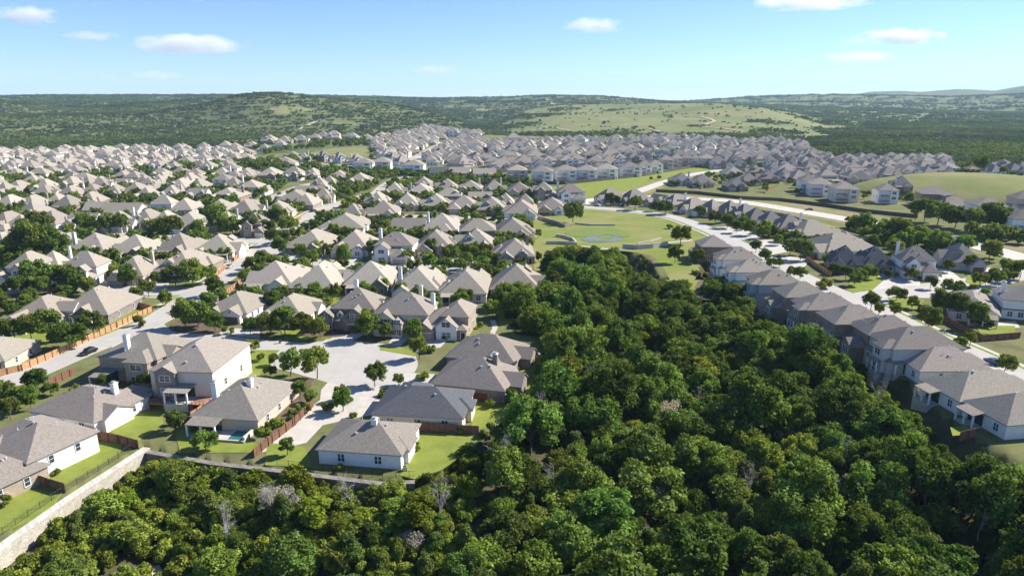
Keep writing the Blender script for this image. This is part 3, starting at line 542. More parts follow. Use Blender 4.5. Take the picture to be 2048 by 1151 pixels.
# cached meshes; placeholders become object-level materials
PH = {}
for k in ('WALL', 'WALL2', 'ROOF', 'GARAGE'): M[k] = bpy.data.materials.new(k.lower()+'_default')
CACHE = {}
def instance_house(S, key, loc, rz, scale, mats, name='house', maxparts=99, order=None):
    if key not in CACHE: CACHE[key] = [(n, mb.mesh(n)) for n, mb in house_parts(S, random.Random(zlib.crc32(str(key).encode())))]
    root = empty(name, loc, rz); root.scale = scale
    for n, me_ in CACHE[key]:
        if maxparts < 99 and n in ('roof_vent', 'post', 'patio_slab', 'patio_door', 'railing'): continue
        o = bpy.data.objects.new(n, me_); COL.objects.link(o); o.parent = root
        for k, s in enumerate(o.material_slots):
            nm = me_.materials[k].name.split('_')[0].upper()
            if nm in mats: s.link = 'OBJECT'; s.material = M[mats[nm]]
    return root
WT = 'WALL2'
PROTO = {
 'a': dict(W=15, D=19, wings=[('f', -3.6, 6.6, 3.2, 3.0, 'gable', WT), ('f', 3.4, 4.2, 1.6, 3.2, 'gable', 'WALL'), ('r', 3, 8, 1.3, 3.0, 'hip', 'WALL')], garage=[(-3.6, -12.7, 4.8, 2.2, '')], doorx=.9, patio=(8.5, 14.5, 3)),
 'b': dict(W=15.5, D=18, wings=[('f', 3.8, 6.4, 3.6, 3.0, 'gable', 'WALL'), ('f', -2.8, 3.6, 3.0, 1.3, 'dormer', WT), ('l', 2, 8, 1.5, 3.1, 'gable', 'WALL'), ('k', 4, 5.5, 1, 3.0, 'gable', WT)], garage=[(3.8, -12.6, 4.8, 2.2, '')], doorx=-.5, patio=(1, 7, 3)),
 'c': dict(W=15, D=19, pit=.66, wings=[('f', -3.9, 6.2, 2.6, 3.0, 'gable', WT), ('f', 2.6, 3.8, 1.2, 4.2, 'gable', WT), ('k', 4, 5.5, 2, 3.0, 'gable', 'WALL'), ('l', 2, 9, 1.2, 3.1, 'hip', 'WALL')], garage=[(-3.9, -12.1, 4.7, 2.2, '')], doorx=5.8, chimney=[(5.5, 4, 'WALL')]),
 'd': dict(W=16, D=16, main='hip', wings=[('f', -4.2, 6.4, 4.4, 3.0, 'hip', 'WALL'), ('f', 2.2, 5, 1.4, 3.0, 'gable', WT), ('k', -4, 6, 2.4, 3.0, 'gable', 'WALL'), ('r', 0, 6, 1.2, 3.1, 'gable', WT)], garage=[(-4.2, -12.4, 4.8, 2.2, '')], doorx=6.2, patio=(9, 15, 3)),
 'e': dict(W=14.5, D=20, wings=[('f', 3.6, 6.2, 2.4, 3.0, 'gable', WT), ('l', 2, 7, 1.8, 3.0, 'hip', 'WALL'), ('k', -3.4, 5, 1.6, 3.0, 'gable', WT)], garage=[(3.6, -12.4, 4.6, 2.2, '')], doorx=-.7),
 'f': dict(W=14.5, D=17, st=2, up=(0, 1, .3, 1), wings=[('f', -3.4, 6.3, 1.4, 3.0, 'gable', WT), ('f', 3.8, 4.2, .5, 5.9, 'gable', WT)], garage=[(-3.4, -9.9, 4.8, 2.2, '')], doorx=.9, shutter=True, patio=(8, 14, 3)),
 'g': dict(W=14, D=18, st=2, up=(.0, 1, .22, .86), wings=[('f', 3.3, 6.2, 2.0, 3.0, 'hip', 'WALL'), ('f', -3.4, 5, .6, 5.9, 'gable', WT)], garage=[(3.3, -11, 4.7, 2.2, '')], doorx=-.5, chimney=[(-6.4, 3, 'WALL')], patio=(1, 7, 3)),
 'h': dict(W=15, D=16, st=2, up=(.25, 1, .1, 1), wings=[('f', -4.2, 6, 2.4, 3.0, 'gable', 'WALL'), ('f', 3, 5.2, 1.0, 5.9, 'gable', WT), ('k', -3, 5, 2, 3.0, 'hip', 'WALL')], garage=[(-4.2, -10.4, 4.7, 2.2, '')], doorx=.2, shutter=True),
 'i': dict(W=14, D=15, st=2, up=(0, 1, 0, 1), pit=.55, base=3, wings=[('k', -3.2, 5, 1.6, 6.1, 'hip', 'WALL'), ('f', 3, 6, 2, 3.0, 'gable', WT)], garage=[(3, -9.5, 4.7, 2.2, '')], doorx=-1, deck=(7.5, 13, 3), patio=(7.5, 13, 3.2), nk=3, nk2=4),
 'k': dict(W=15, D=17, st=2, up=(0, .8, .15, 1), wings=[('f', 4.2, 5.6, 1.8, 3.0, 'gable', 'WALL'), ('f', -2.8, 5.2, .8, 6.1, 'gable', WT), ('l', 1.5, 6, 1.4, 6.1, 'gable', 'WALL'), ('k', 3.5, 5, 1.4, 3.0, 'gable', WT)], garage=[(4.2, -10.3, 4.6, 2.2, '')], doorx=.6, chimney=[(-2, 5, 'WALL')]),
 'l': dict(W=17, D=17, wings=[('f', -4.6, 6.6, 4, 3.0, 'gable', 'WALL'), ('r', -2, 8, 1.8, 3.0, 'gable', WT), ('f', 3.5, 6, 1.5, 3.0, 'hip', 'WALL'), ('k', -3, 7, 2.4, 3.0, 'hip', 'WALL')], garage=[(-4.6, -12.5, 4.8, 2.2, '')], doorx=.3, patio=(10, 16, 3), chimney=[(6, 4, 'trimw')]),
 'm': dict(W=15, D=21, wings=[('f', 3.6, 6.6, 2, 3.0, 'gable', WT), ('l', -3, 7, 1.6, 3.2, 'gable', 'WALL'), ('r', 5, 8, 1.2, 3.1, 'hip', 'WALL'), ('f', -2.4, 3.2, 2.6, 1.3, 'dormer', WT)], garage=[(3.6, -12.5, 4.8, 2.2, '')], doorx=-.8),
 'j': dict(W=16, D=13, main='x', pit=.6, base=1, wings=[('f', -4, 6.2, 3, 3.0, 'gable', WT), ('f', 4.4, 3.4, 1.4, 1.2, 'dormer', 'WALL')], garage=[(-4, -9.5, 4.7, 2.2, '')], doorx=.6, patio=(2, 9, 3)),
}
ORD = 'first second third fourth fifth sixth seventh eighth ninth tenth eleventh twelfth thirteenth fourteenth fifteenth sixteenth seventeenth eighteenth nineteenth twentieth twenty-first twenty-second twenty-third twenty-fourth twenty-fifth twenty-sixth twenty-seventh twenty-eighth twenty-ninth thirtieth'.split()
def ordw(k):
    if k < 30: return ORD[k]
    tens = ['', '', '', 'thirty', 'forty', 'fifty', 'sixty', 'seventy', 'eighty', 'ninety']; k += 1
    if k % 10 == 0 and k < 100: return {30: 'thirtieth', 40: 'fortieth', 50: 'fiftieth', 60: 'sixtieth', 70: 'seventieth', 80: 'eightieth', 90: 'ninetieth'}[k]
    return (tens[k//10]+'-'+ORD[k % 10-1]) if k < 100 else 'much later'
FOOT = []                                # footprints: centre x, y, radius, group phrase, ordinal
WCOL = {'w': 'white', 't': 'tan', 'c': 'cream', 's': 'stone', 'b': 'brick', 'g': 'grey', 'r': 'red', 'k': 'grbrick', 'u': 'blue', 'e': 'sage'}
WSAY = {'white': 'white', 'tan': 'tan', 'cream': 'cream', 'stone': 'tan stone', 'brick': 'brown brick', 'grey': 'grey', 'red': 'red brick', 'grbrick': 'grey brick', 'blue': 'blue-grey', 'sage': 'sage green'}
YCUT, FILL0 = 930.0, []
def house_row(phrase, facing, rot, dflt, roofs, data, ph=None):
    L = []
    for q in data.split(';'):
        q = q.strip()
        if not q: continue
        f = q.split(','); L.append((float(f[0]), float(f[1]), float(f[2]), f[3] if len(f) > 3 else ''))
    L.sort(); rr = random.Random(phrase)
    for k, (x, y, wp, fl) in enumerate(L):
        two = '2' in fl or ('2' in dflt and '1' not in fl); z = 7.6 if two else 4.6
        hi_ = 'i' in dflt or 'I' in fl
        if hi_ and '1' not in fl: z = 9.4
        p = at(x, y, z); dep = p.y*math.cos(PITCH)+(H-z)*math.sin(PITCH); wm = wp*dep/F; th = math.atan2(abs(p.x), p.y); D0 = 18
        Wm = (wm-D0*math.sin(th)*.8)/math.cos(th)-.9; Wm = min(max(Wm*(1.15 if p.y < 560 else 1.16), 12.5), 24)
        pk = next((c for c in fl if c in PROTO and c.islower() and 'P'+c in fl), None)
        if not pk:
            pk = rr.choice('fghk' if two else 'abcdeabcdejlm')
            if hi_ and '1' not in fl: pk = 'i'
        S = PROTO[pk]; sx = Wm/S['W']; sy = rr.uniform(1.0, 1.13)*(min(1.15, max(.85, Wm/15))); sz = rr.uniform(1.04, 1.14)
        wc = next((WCOL[c] for c in fl.replace('P'+pk, '') if c in WCOL), None) or WCOL[rr.choice(ph or ('wwwcctsg' if p.y > 600 and p.x > -60 else 'wwctsbgk'))]
        w2 = rr.choice(['white', 'white', wc, 'stone', 'cream']) if wc not in ('brick', 'grbrick', 'red') else rr.choice([wc, wc, 'stone', 'white'])
        rc = 'dark' if 'D' in fl else rr.choice(roofs)
        rz = R(rot+rr.uniform(-4, 4))+(math.pi if facing == 'B' or 'B' in fl else 0)
        if 'F' in fl: rz = R(rot)
        hgt = hz(p.x, p.y)
        if p.y > YCUT: FILL0.append((p.x, p.y, hgt*(abs(hgt) > .3), sx)); FOOT.append((p.x, p.y, max(Wm, 17*sy)/2+1.5, phrase, k)); continue
        root = instance_house(S, pk, (p.x, p.y, (hgt if abs(hgt) > .3 else 0)+(2.3 if pk == 'i' else 0)), rz, (sx, sy, sz), dict(WALL='wall_'+wc, WALL2='wall_'+w2, ROOF='roof_'+rc, GARAGE=rr.choice(['garage_brown', 'garage_tan', 'garage_white'])), maxparts=(99 if p.y < 330 else 10))
        say = {'tan': 'tan', 'taupe': 'taupe', 'brown': 'brown', 'grey': 'grey', 'dark': 'dark', 'pale': 'pale'}[rc]
        tag(root, f"{'two-storey' if two or pk == 'i' else 'low'} {WSAY[wc]} house, {say} roof, {ordw(k)} from left {phrase}", 'house', 'houses '+phrase)
        FOOT.append((p.x, p.y, max(Wm, 17*sy)/2+1.5, phrase, k))
T4 = ['tan', 'tan', 'pale', 'taupe', 'pale']; G4 = ['taupe', 'grey', 'tan', 'taupe']; G5 = ['grey', 'taupe', 'tan', 'tan', 'dark', 'taupe', 'tan', 'taupe']
house_row('beside the hill wood', 'F', 0, '', T4, '9,314,24;64,313,40;108,311,38;139,316,32;177,314,36;235,306,28,2w;272,307,30,2;305,309,28;34,327,46;92,332,60;169,335,50;194,327,35;228,331,48;285,322,30;224,317,28,w;275,331,36;310,328,24,w;16,340,36;36,347,45;326,305,20;364,310,24,2;336,316,34;348,330,28;375,323,44;396,327,28;436,323,50;412,301,20;428,306,32,2w;452,306,28,w;456,294,30')
house_row('on the wooded ridge', 'F', 6, '', T4, '505,287,28,2t;541,281,30;570,281,30;602,279,26;630,274,22;533,296,28;564,289,26;489,302,44;491,315,58;570,323,64,w;586,311,34;608,315,20;646,272,24;668,274,26;698,271,20;710,275,22')
house_row('on the far crest', 'B', 4, '2', G4, '734,272,22,u;760,270,22,w;775,268,20;792,268,22,w;811,266,24;828,267,18;843,266,18;864,266,22;887,266,24;908,266,24;930,267,24;947,270,26')
house_row('along the uphill road', 'F', 40, '2', G4, '848,277,38,w;828,287,32;804,293,34;778,304,36,w;937,279,36;949,289,28,w;919,287,26;897,296,38;884,306,48,1;925,323,46,1t;898,315,42,1;951,313,26,1;649,309,26;682,312,28;715,315,26;790,312,26;806,321,28,w')
house_row('above the long wall', 'B', 0, '2i', G4, '729,323,42,w;764,321,38,g;828,328,42,w;881,340,40,1wDPj;920,340,40,1wPj;969,343,42,1wPj;1034,337,36,c;1084,340,40,w;1131,337,44,w;1173,337,40,w;1213,335,42,w;1260,331,42,w;1289,328,26,w;1311,326,30,w;1332,318,30;1352,315,26;1372,315,30;1390,315,26;1413,315,38')
house_row('by the orange building plot', 'F', 8, '2', G5, '994,292,36;1028,293,32;1046,281,42;1027,278,36;1057,288,24,2;1080,292,26,w;1096,288,28;1141,290,40;1146,298,44;1176,288,26;1201,292,30;1232,292,46;1249,299,40;1226,303,30;973,313,44;1001,326,38;1016,309,30;1048,323,44;1073,309,44;1101,318,34;1126,318,38;1118,303,24,2w;1082,328,32;1154,317,34;1173,307,36;1190,320,38;1219,320,36;1218,307,30;1242,313,30;1262,312,32')
house_row('below the grass hill', 'F', -10, '2', G5, '1245,279,18,2w;1262,279,20,2w;1289,281,26;1305,278,22;1322,282,28;1333,274,24,2;1347,279,22;1368,278,22;1393,276,26,2;1415,287,26;1430,278,26;1444,285,26;1468,285,24,w;1490,281,26,2;1504,287,22;1505,298,32,2w;1521,281,24,w;1543,285,26;1562,287,26;1577,287,22,w;1584,298,32,w;1291,310,30;1327,306,30;1361,307,28;1390,306,34;1421,307,32;1449,309,34;1436,321,36;1488,312,34;1465,316,28;1479,325,28;1524,310,38;1540,318,26;1556,315,34,w;1587,312,34,w;1589,322,30;1611,297,30,w;1616,313,30,w;1623,325,34;1652,318,30;1675,321,26;1669,330,34')
house_row('near the round park hill', 'F', -6, '', G4, '1706,329,38;1741,329,36;1763,336,38;1786,338,30;1802,328,46;1822,337,38,t;1849,329,44;1874,336,46;1883,326,40;1986,339,26;2006,328,40;2024,336,38;2043,333,20;1652,347,38;1609,347,38;1683,350,34,c;1719,343,38,b;1734,350,32;1585,334,34;1546,335,34;1507,339,38,k;1465,342,42,w;1568,347,38;1535,352,44;1496,357,46;1363,357,46,g;1404,360,46,t;1471,367,48,k')
house_row('lining the arterial fence', 'B', -12, '2i', G4, '1616,358,44,w;1640,364,52,w;1688,374,56,c;1772,377,48,w;1800,380,22,1;1869,383,66,b;1907,405,74,1b;1972,406,70,w;2019,425,60,1g;2044,434,34,w;2046,394,22')
house_row('in the upper left streets', 'F', 0, '', T4, '12,379,36;39,372,50;94,371,46;145,363,40,2;178,365,30;203,363,40;249,365,38;290,361,36;318,360,26;94,383,56,B;145,383,40,B;188,379,50,Bw;232,381,48,B;275,378,52,B;296,388,44,w;328,356,24;375,355,34,2;364,369,54;400,368,34;345,383,40;398,385,50;445,346,42;494,346,44;542,345,44;586,343,40,2w;627,346,30;469,368,46;511,368,58,2B;458,387,68,b;592,394,76,Bb;618,379,56,b;640,368,36')
house_row('in the upper middle streets', 'F', 0, '', T4, '660,364,36;679,351,44,b;721,357,48,b;648,377,32,b;648,390,24;842,363,42,2;895,371,42;941,372,46,c;790,379,46,B;842,379,50,B;898,386,50,B2;756,398,38;815,402,50;872,402,52;928,407,58,r;961,391,46;988,375,40;1038,378,48;1091,376,42,2b;1141,380,52,2w;1011,402,34,b;1054,400,32,2;983,409,52,b;1043,417,58,w;1104,409,58,w')
house_row('in the middle left streets', 'B', 0, '', T4, '23,403,50;69,406,36,F;117,400,44;138,404,38;185,397,48;196,412,58;249,416,82,B;332,402,52,2w;66,420,54;372,411,58,g;442,413,62;495,416,62;558,416,62;614,402,50')
house_row('facing the mid left street', 'F', 0, '', T4, '19,441,54,w;44,447,44;110,439,64;172,436,72,w;241,442,72;297,436,66,b;334,440,48;383,442,72,s;453,440,62;514,440,60,2b')
house_row('behind the mid left street', 'B', 0, '', T4, '12,483,46;120,484,72;194,490,96,b;274,491,92,b;362,489,82,b;440,489,92,w')
house_row('south of the mid left street', 'F', 0, '', T4, '50,524,84,2g;110,528,36,1;166,525,78,2w;274,535,76,t;375,522,100,s')
house_row('north of the pond street bulb', 'B', 0, '', T4, '692,444,86,w;768,419,62,w;707,423,46;820,448,68,k;884,448,68,w;955,449,66,2k;1025,455,64,c')
house_row('fronting the upper cul-de-sac', 'F', 0, '', T4, '628,479,84,k;712,483,78,w;792,481,80,2w;872,482,72,s;952,480,68,w;1029,496,68,k')
house_row('behind the upper cul-de-sac', 'B', 0, '', T4+['taupe'], '553,547,106,wPd;645,552,98,bPm;742,549,98,kPd;838,558,92,wPc;933,562,88,wPa;1033,557,88,bPb')
house_row('beside the curving upper street', 'F', -60, '', G4, '1221,391,38,s;1268,394,44,b;1321,398,36,w;1352,402,44,w;1387,409,40,w;1424,415,42;1459,418,38,b;1489,424,40,b')
house_row('above the right-hand street', 'F', -78, '', G4, '1511,434,56,c;1540,441,58,t;1576,447,66,w;1620,458,84,w;1678,486,108,w')
house_row('around the right-hand junction', 'F', -14, '', G4, '1688,515,80,kDPd;1748,514,78,gD;1830,511,84,w2;1918,510,84,g')

# nearer houses, each with its own plan: px,py = middle of the wall that faces the camera at ground level
def hero(label, px, py, rot, S, wall, roof, w2='white', gar='garage_brown', back=True, base=0, z=0):
    p = at(px, py, z); rz = R(rot)+(math.pi if back else 0); dv = Vector((-math.sin(R(rot)), math.cos(R(rot)), 0))*S['D']/2; c = p+dv
    S = dict(S); S.setdefault('base', max(base, z)); S.setdefault('vents', 5)
    k = 'hero'+label; root = instance_house(S, k, (c.x, c.y, z), rz, (1, 1, 1), dict(WALL='wall_'+wall, WALL2='wall_'+w2, ROOF='roof_'+roof, GARAGE=gar))
    tag(root, label, 'house', 'nearer houses'); FOOT.append((c.x, c.y, max(S['W'], S['D'])/2+1.5, label, 0)); return root
hero('white house nearest the wood, bare camera-side wall with two small windows', 720, 932, -8, dict(W=16, D=12.5, pit=.5, nk=2, nf=2, nr=3, chimney=[(-1.2, .5, 'trimw')], wings=[('l', 1.5, 5, .8, 2.8, 'hip', 'WALL')], garage=[(3.5, -6.3, 4.6, 2.2, '')]), 'white', 'taupe', base=1)
hero('charcoal-roofed low house behind the nearest white house', 835, 858, -6, dict(W=19, D=14, pit=.5, nk=3, nr=1, wings=[('l', 0, 5, 1.2, 2.9, 'hip', 'WALL'), ('f', 4, 6, 3, 3, 'hip', 'WALL')], garage=[(4, -10, 4.8, 2.2, '')]), 'cream', 'dark', 'cream')
hero('brown brick house with square chimney and furnished covered patio', 935, 798, -14, dict(W=17.5, D=14, pit=.66, nk=0, nr=2, chimney=[(-4.5, -1, 'WALL')], wings=[('l', 0, 6, 3, 3.0, 'gable', 'WALL'), ('f', 3, 6, 2, 3, 'hip', 'WALL')]), 'grbrick', 'taupe', 'grbrick')
hero('wide grey-roofed house with patio beside small square lawn', 960, 742, -16, dict(W=18, D=14, pit=.62, nk=0, nr=2, wings=[('l', -1, 6, 3, 3.0, 'gable', 'WALL'), ('f', 2, 6, 2, 3, 'gable', 'WALL'), ('k', -3, 6, .8, 3.0, 'gable', 'WALL')]), 'stone', 'taupe', 'white')
hero('white and stone house with tan gables at the end of the cul-de-sac', 880, 678, -8, dict(W=15.5, D=15, st=2, up=(.5, 1, .2, 1), nf=2, nf2=2, chimney=[(-5, 5, 'trimw')], wings=[('f', -4.5, 6, 1.5, 3.0, 'gable', 'WALL'), ('f', 2, 6, .7, 4.2, 'gable', WT)], garage=[(-4.5, -9, 4.7, 2.2, '')], doorx=6.8), 'stone', 'tan', 'white', 'garage_tan', back=False)
hero('tall cream stone house with shutters and single garage facing the bulb', 800, 672, -6, dict(W=16, D=15, st=2, up=(0, 1, .12, 1), nf=2, nf2=2, shutter=True, chimney=[(3.5, 5.5, 'WALL')], wings=[('f', -4.4, 5.5, .8, 5.4, 'gable', WT), ('f', -.6, 3.2, 1.4, 4.4, 'gable', 'WALL')], garage=[(5, -7.56, 3, 2.3, '')], doorx=2.5), 'cream', 'taupe', 'cream', 'garage_tan', back=False)
hero('dark stone house with steep twin gables and white dormer', 690, 660, -4, dict(W=17, D=15, st=2, up=(.25, 1, .15, 1), pit=.75, nf=1, nf2=0, shutter=True, chimney=[(0, 6.5, 'trimw')], wings=[('f', -5.6, 4.6, .8, 4.6, 'gable', 'WALL'), ('f', 3.6, 7.2, 1.4, 4.4, 'gable', 'WALL'), ('f', -1.6, 1.8, .9, 1.3, 'dormer', WT), ('r', 3, 6, .8, 4.8, 'gable', WT)], garage=[(4, -8.96, 5, 2.3, '')], doorx=-1.6), 'grbrick', 'taupe', 'white', back=False)
hero('pale low house with white garage gable behind the cul-de-sac trees', 560, 655, -6, dict(W=15, D=19, pit=.6, wings=[('f', -4.2, 6, 2, 3, 'gable', WT), ('r', 3, 6, 1, 3, 'gable', WT)], garage=[(-4.2, -11.5, 4.8, 2.2, '')], doorx=2), 'cream', 'tan', 'white', 'garage_tan', back=False)
hero('white house with dark garage and twin front gables at the corner', 452, 642, -10, dict(W=14.5, D=17, pit=.55, wings=[('f', -3.6, 4.6, .5, 3.1, 'gable', WT), ('f', 3, 6.4, 2.2, 3.1, 'gable', WT)], garage=[(3, -10.7, 4.9, 2.3, '')], doorx=-2, nr=4), 'white', 'tan', 'white', back=False)
hero('large brick house with dark gabled porch beside the long cedar fence', 165, 648, 0, dict(W=16.5, D=20, pit=.72, nk=2, nr=2, wings=[('k', -1, 6, .8, 3.4, 'gable', 'slate_')], patio=(4, 10, 2), chimney=[]) | dict(wings=[('k', -1.0, 6.5, .6, 3.3, 'gable', 'WALL2')]), 'grbrick', 'tan', 'slate')
hero('white two-part house with triple windows behind the left oaks', 60, 660, 0, dict(W=15, D=18, pit=.66, nk=2, wings=[('k', 2, 7, 4, 3.2, 'gable', WT), ('l', 0, 6, 2.5, 4.6, 'gable', WT)], chimney=[]), 'white', 'tan', 'white')
hero('tan brick two-storey house with tall chimney and corner patio pavilion', 262, 762, -8, dict(W=15.5, D=16, st=2, up=(0, 1, .1, 1), pit=.55, nk=3, nk2=3, chimney=[(1.5, 5.5, 'trimw')], wings=[('k', -3.8, 6, 2.4, 6.1, 'hip', 'WALL'), ('l', 2, 6, 1.5, 6.1, 'gable', 'WALL')], patio=(10.5, 15, 5)), 'stone', 'taupe', 'stone')
hero('cream brick two-storey house with timbered porch gable and raised deck', 368, 792, -4, dict(W=14.5, D=19, st=2, up=(0, 1, 0, 1), pit=.55, nk=2, nk2=2, wings=[('k', 3.2, 4.6, 1.2, 6.3, 'gable', 'WALL2')], deck=(.5, 13.5, 4.2), patio=(4, 9.5, 4.4), base=2.0), 'cream', 'taupe', 'grbrick', z=1.7)
hero('low tan house with two white chimneys and a walled pool', 452, 862, -8, dict(W=14.5, D=19, pit=.58, nk=1, nr=3, chimney=[(-1.5, 1, 'trimw'), (5.2, 3.5, 'trimw')], patio=(7.5, 14, 3.5)), 'tan', 'taupe', 'cream')
hero('pale grey house with bay windows above a small curved lawn', 128, 858, -18, dict(W=17.5, D=14, pit=.5, nk=3, nr=2, chimney=[(-5, -2, 'trimw')], wings=[('l', 2, 7, 1.2, 3.0, 'gable', 'WALL'), ('f', -4, 6, 3, 3, 'hip', 'WALL')], base=1.5), 'white', 'taupe', 'white')
hero('white and charcoal house with grey raised deck over a lawn', 2, 935, -24, dict(W=17, D=13, pit=.5, nk=2, nr=2, wings=[('k', 3, 7, .8, 3.0, 'hip', WT)], deck=(.5, 7, 3.4), base=1.5), 'white', 'taupe', 'slate', z=1.3)
hero('cream house at the far left behind the cedar fence', -45, 745, 4, dict(W=14, D=15, pit=.55, nk=2, patio=(.5, 5, 3)), 'tan', 'tan', 'white')
hero('low house corner at the left edge of the lower lawn', -95, 1010, -24, dict(W=14, D=12, pit=.5, nk=2), 'stone', 'taupe', 'white')
# backs of the houses along the wood on the right
def side(label, px, py, S, wall, roof, w2='white', base=4.2, rot=92):
    p = at(px, py, 7.4 if S.get('st', 1) > 1 else 4.6); S = dict(S); S.setdefault('base', base); S.setdefault('vents', 5)
    roof = {'taupe': 'tan', 'grey': 'taupe'}.get(roof, roof); root = instance_house(S, 'side'+label, (p.x, p.y, 0), R(rot), (.88, 1, 1.08), dict(WALL='wall_'+wall, WALL2='wall_'+w2, ROOF='roof_'+roof, GARAGE='garage_tan'))
    tag(root, label, 'house', 'houses backing on the wood'); FOOT.append((p.x, p.y, max(S['W'], S['D'])/2+1, label, 0)); return root
def SB(W=12, D=17, k='a', **q):
    b0 = {'a': dict(st=2, up=(0, 1, .1, .92), pit=.55, nk=3, nk2=3, wings=[('k', 2.6, 5, 1.6, 3.0, 'hip', 'WALL')], patio=(.3, 5.5, 3)), 'b': dict(st=2, up=(0, 1, .05, .95), pit=.55, nk=3, nk2=3, wings=[('k', -3, 5, 1.2, 6.1, 'hip', 'WALL'), ('r', 0, 6, 1, 6.1, 'gable', WT)], deck=(1, 6, 2.5), patio=(1, 6, 2.6)), 'c': dict(st=1, pit=.55, nk=3, nr=2, patio=(6, 11.5, 3), wings=[('f', 2, 6, 2, 3, 'hip', 'WALL')]), 'd': dict(st=2, up=(0, .95, .15, .9), pit=.55, nk=3, nk2=2, wings=[('k', -2.6, 5.5, 2.2, 3.0, 'gable', 'WALL')])}[k]
    return dict(b0, W=W, D=D, **q)
side('brown brick two-storey house nearest the pond at the wood edge', 1428, 484, SB(14, 17, 'd'), 'brick', 'taupe', 'brick', rot=88)
side('tall white house with stacked balconies beside the brown brick house', 1475, 509, SB(13, 17, 'b'), 'white', 'tan')
side('tall white house with balcony, second of the white balcony pair', 1503, 533, SB(12.5, 17, 'b'), 'white', 'tan')
side('blue-grey and white two-storey house below the white balcony pair', 1550, 556, SB(13, 17, 'b'), 'blue', 'tan', 'white')
side('grey brick two-storey house midway along the wood edge', 1605, 580, SB(12.5, 19, 'd'), 'grbrick', 'taupe', 'grbrick')
side('grey brick house with first triple window bay along the wood edge', 1652, 604, SB(12, 18, 'b'), 'grbrick', 'grey', 'grbrick')
side('brown brick house with dark sunken porch by the wood', 1708, 630, SB(12.5, 19, 'a'), 'brick', 'taupe', 'brick')
side('red-brown brick house with plain blank wing toward the wood', 1775, 650, SB(12.5, 20, 'd'), 'brick', 'grey', 'brick')
side('pale grey house with white trimmed sunroom reaching toward the wood', 1832, 676, SB(13, 20, 'b'), 'grey', 'grey', 'white')
side('white and brick house with steep porch roof facing the wood', 1885, 714, SB(13, 18, 'c'), 'white', 'taupe', 'white')
side('long white house with screened corner porch above the wood', 1965, 764, SB(13.5, 21, 'c', main='hip'), 'white', 'taupe', 'white', rot=98)
side('pale house cut by the frame edge below the long white house', 2052, 808, SB(13, 19, 'c'), 'white', 'grey', 'white', rot=98)
hero('long low house with stone patio behind three round dark trees', 1945, 645, -30, dict(W=13, D=24, pit=.5, nk=3, nr=3, patio=(.5, 8, 4)), 'cream', 'taupe', 'cream')
hero('white two-storey house with pale chimney at the right frame edge', 2050, 640, -22, dict(W=13, D=18, st=2, up=(0, 1, .2, 1), pit=.5, nk2=3, chimney=[(5.5, 2, 'trimw')], wings=[('k', -3, 5, 2, 3.0, 'hip', 'WALL')]), 'white', 'grey', 'white')

# ---------------------------------------------------------------- vegetation prototypes
def leafcloud(nlobes, rad, hgt, n, size, seed, style='oak', base=1.2):
    g = np.random.default_rng(seed); c = []; cr = []
    for k in range(nlobes):
        th = g.uniform(0, 2*np.pi); u_ = g.uniform(0, 1)**.5
        if style == 'juniper': zz = g.uniform(0, 1); rr_ = rad*.62*u_*(1-zz*.75); c.append((rr_*np.cos(th), rr_*np.sin(th), base+zz*(hgt-base)*.84)); cr.append(rad*g.uniform(.26, .44)*(1.1-zz*.4))
        else:
            el = g.uniform(-.55, 1.0); q = np.sqrt(max(0, 1-el*el)); rr_ = rad*.66*u_**.4*(.35+.65*q); c.append((rr_*np.cos(th)*1.12, rr_*np.sin(th)*1.12, base+(hgt-base)*(.44+.42*el*g.uniform(.6, 1.05)))); cr.append(rad*g.uniform(.18, .40))
    if style != 'juniper' and nlobes > 12:           # break each bough into smaller sprays
        c0, r0 = list(c), list(cr)
        for q_, r_ in zip(c0, r0):
            for _ in range(3):
                v_ = g.normal(size=3); v_ /= np.linalg.norm(v_); c.append(tuple(np.array(q_)+v_*r_*.85)); cr.append(r_*g.uniform(.3, .55))
        nlobes = len(c)
    c = np.array(c); cr = np.array(cr); pick = g.choice(nlobes, n, p=cr**2/(cr**2).sum())
    d = g.normal(size=(n, 3)); d /= np.linalg.norm(d, axis=1)[:, None]
    rr_ = g.uniform(.35, 1.3, n)**.7
    P = c[pick]+d*(cr[pick]*rr_)[:, None]*np.array([1, 1, .82 if style != 'juniper' else 1.35]); P[:, 2] = np.maximum(P[:, 2], .25)
    nrm = d*.75+g.normal(size=(n, 3))*.75+np.array([0, 0, .3]); nrm /= np.linalg.norm(nrm, axis=1)[:, None]
    up = g.normal(size=(n, 3))
    if style == 'juniper': up = up*.4+np.array([0, 0, 1.0])
    a_ = np.cross(nrm, up); a_ /= np.linalg.norm(a_, axis=1)[:, None]+1e-9; b_ = np.cross(nrm, a_); s = (size*g.uniform(.6, 1.35, n))[:, None]; el_ = 1.7 if style == 'juniper' else 1.15
    Vv = np.stack([P-a_*s*.5, P-b_*s*.5*el_, P+a_*s*.5, P+b_*s*.5*el_+nrm*s*.15], 1).reshape(-1, 3)
    return Vv, c, cr
def quads_mesh(name, Vv, m):
    n = len(Vv)//4; me_ = bpy.data.meshes.new(name); me_.vertices.add(len(Vv)); me_.vertices.foreach_set('co', Vv.ravel().astype(np.float32)); me_.loops.add(n*4); me_.loops.foreach_set('vertex_index', np.arange(n*4, dtype=np.int32))
    me_.polygons.add(n); me_.polygons.foreach_set('loop_start', np.arange(0, n*4, 4, dtype=np.int32)); me_.materials.append(m); me_.update(calc_edges=True); return me_
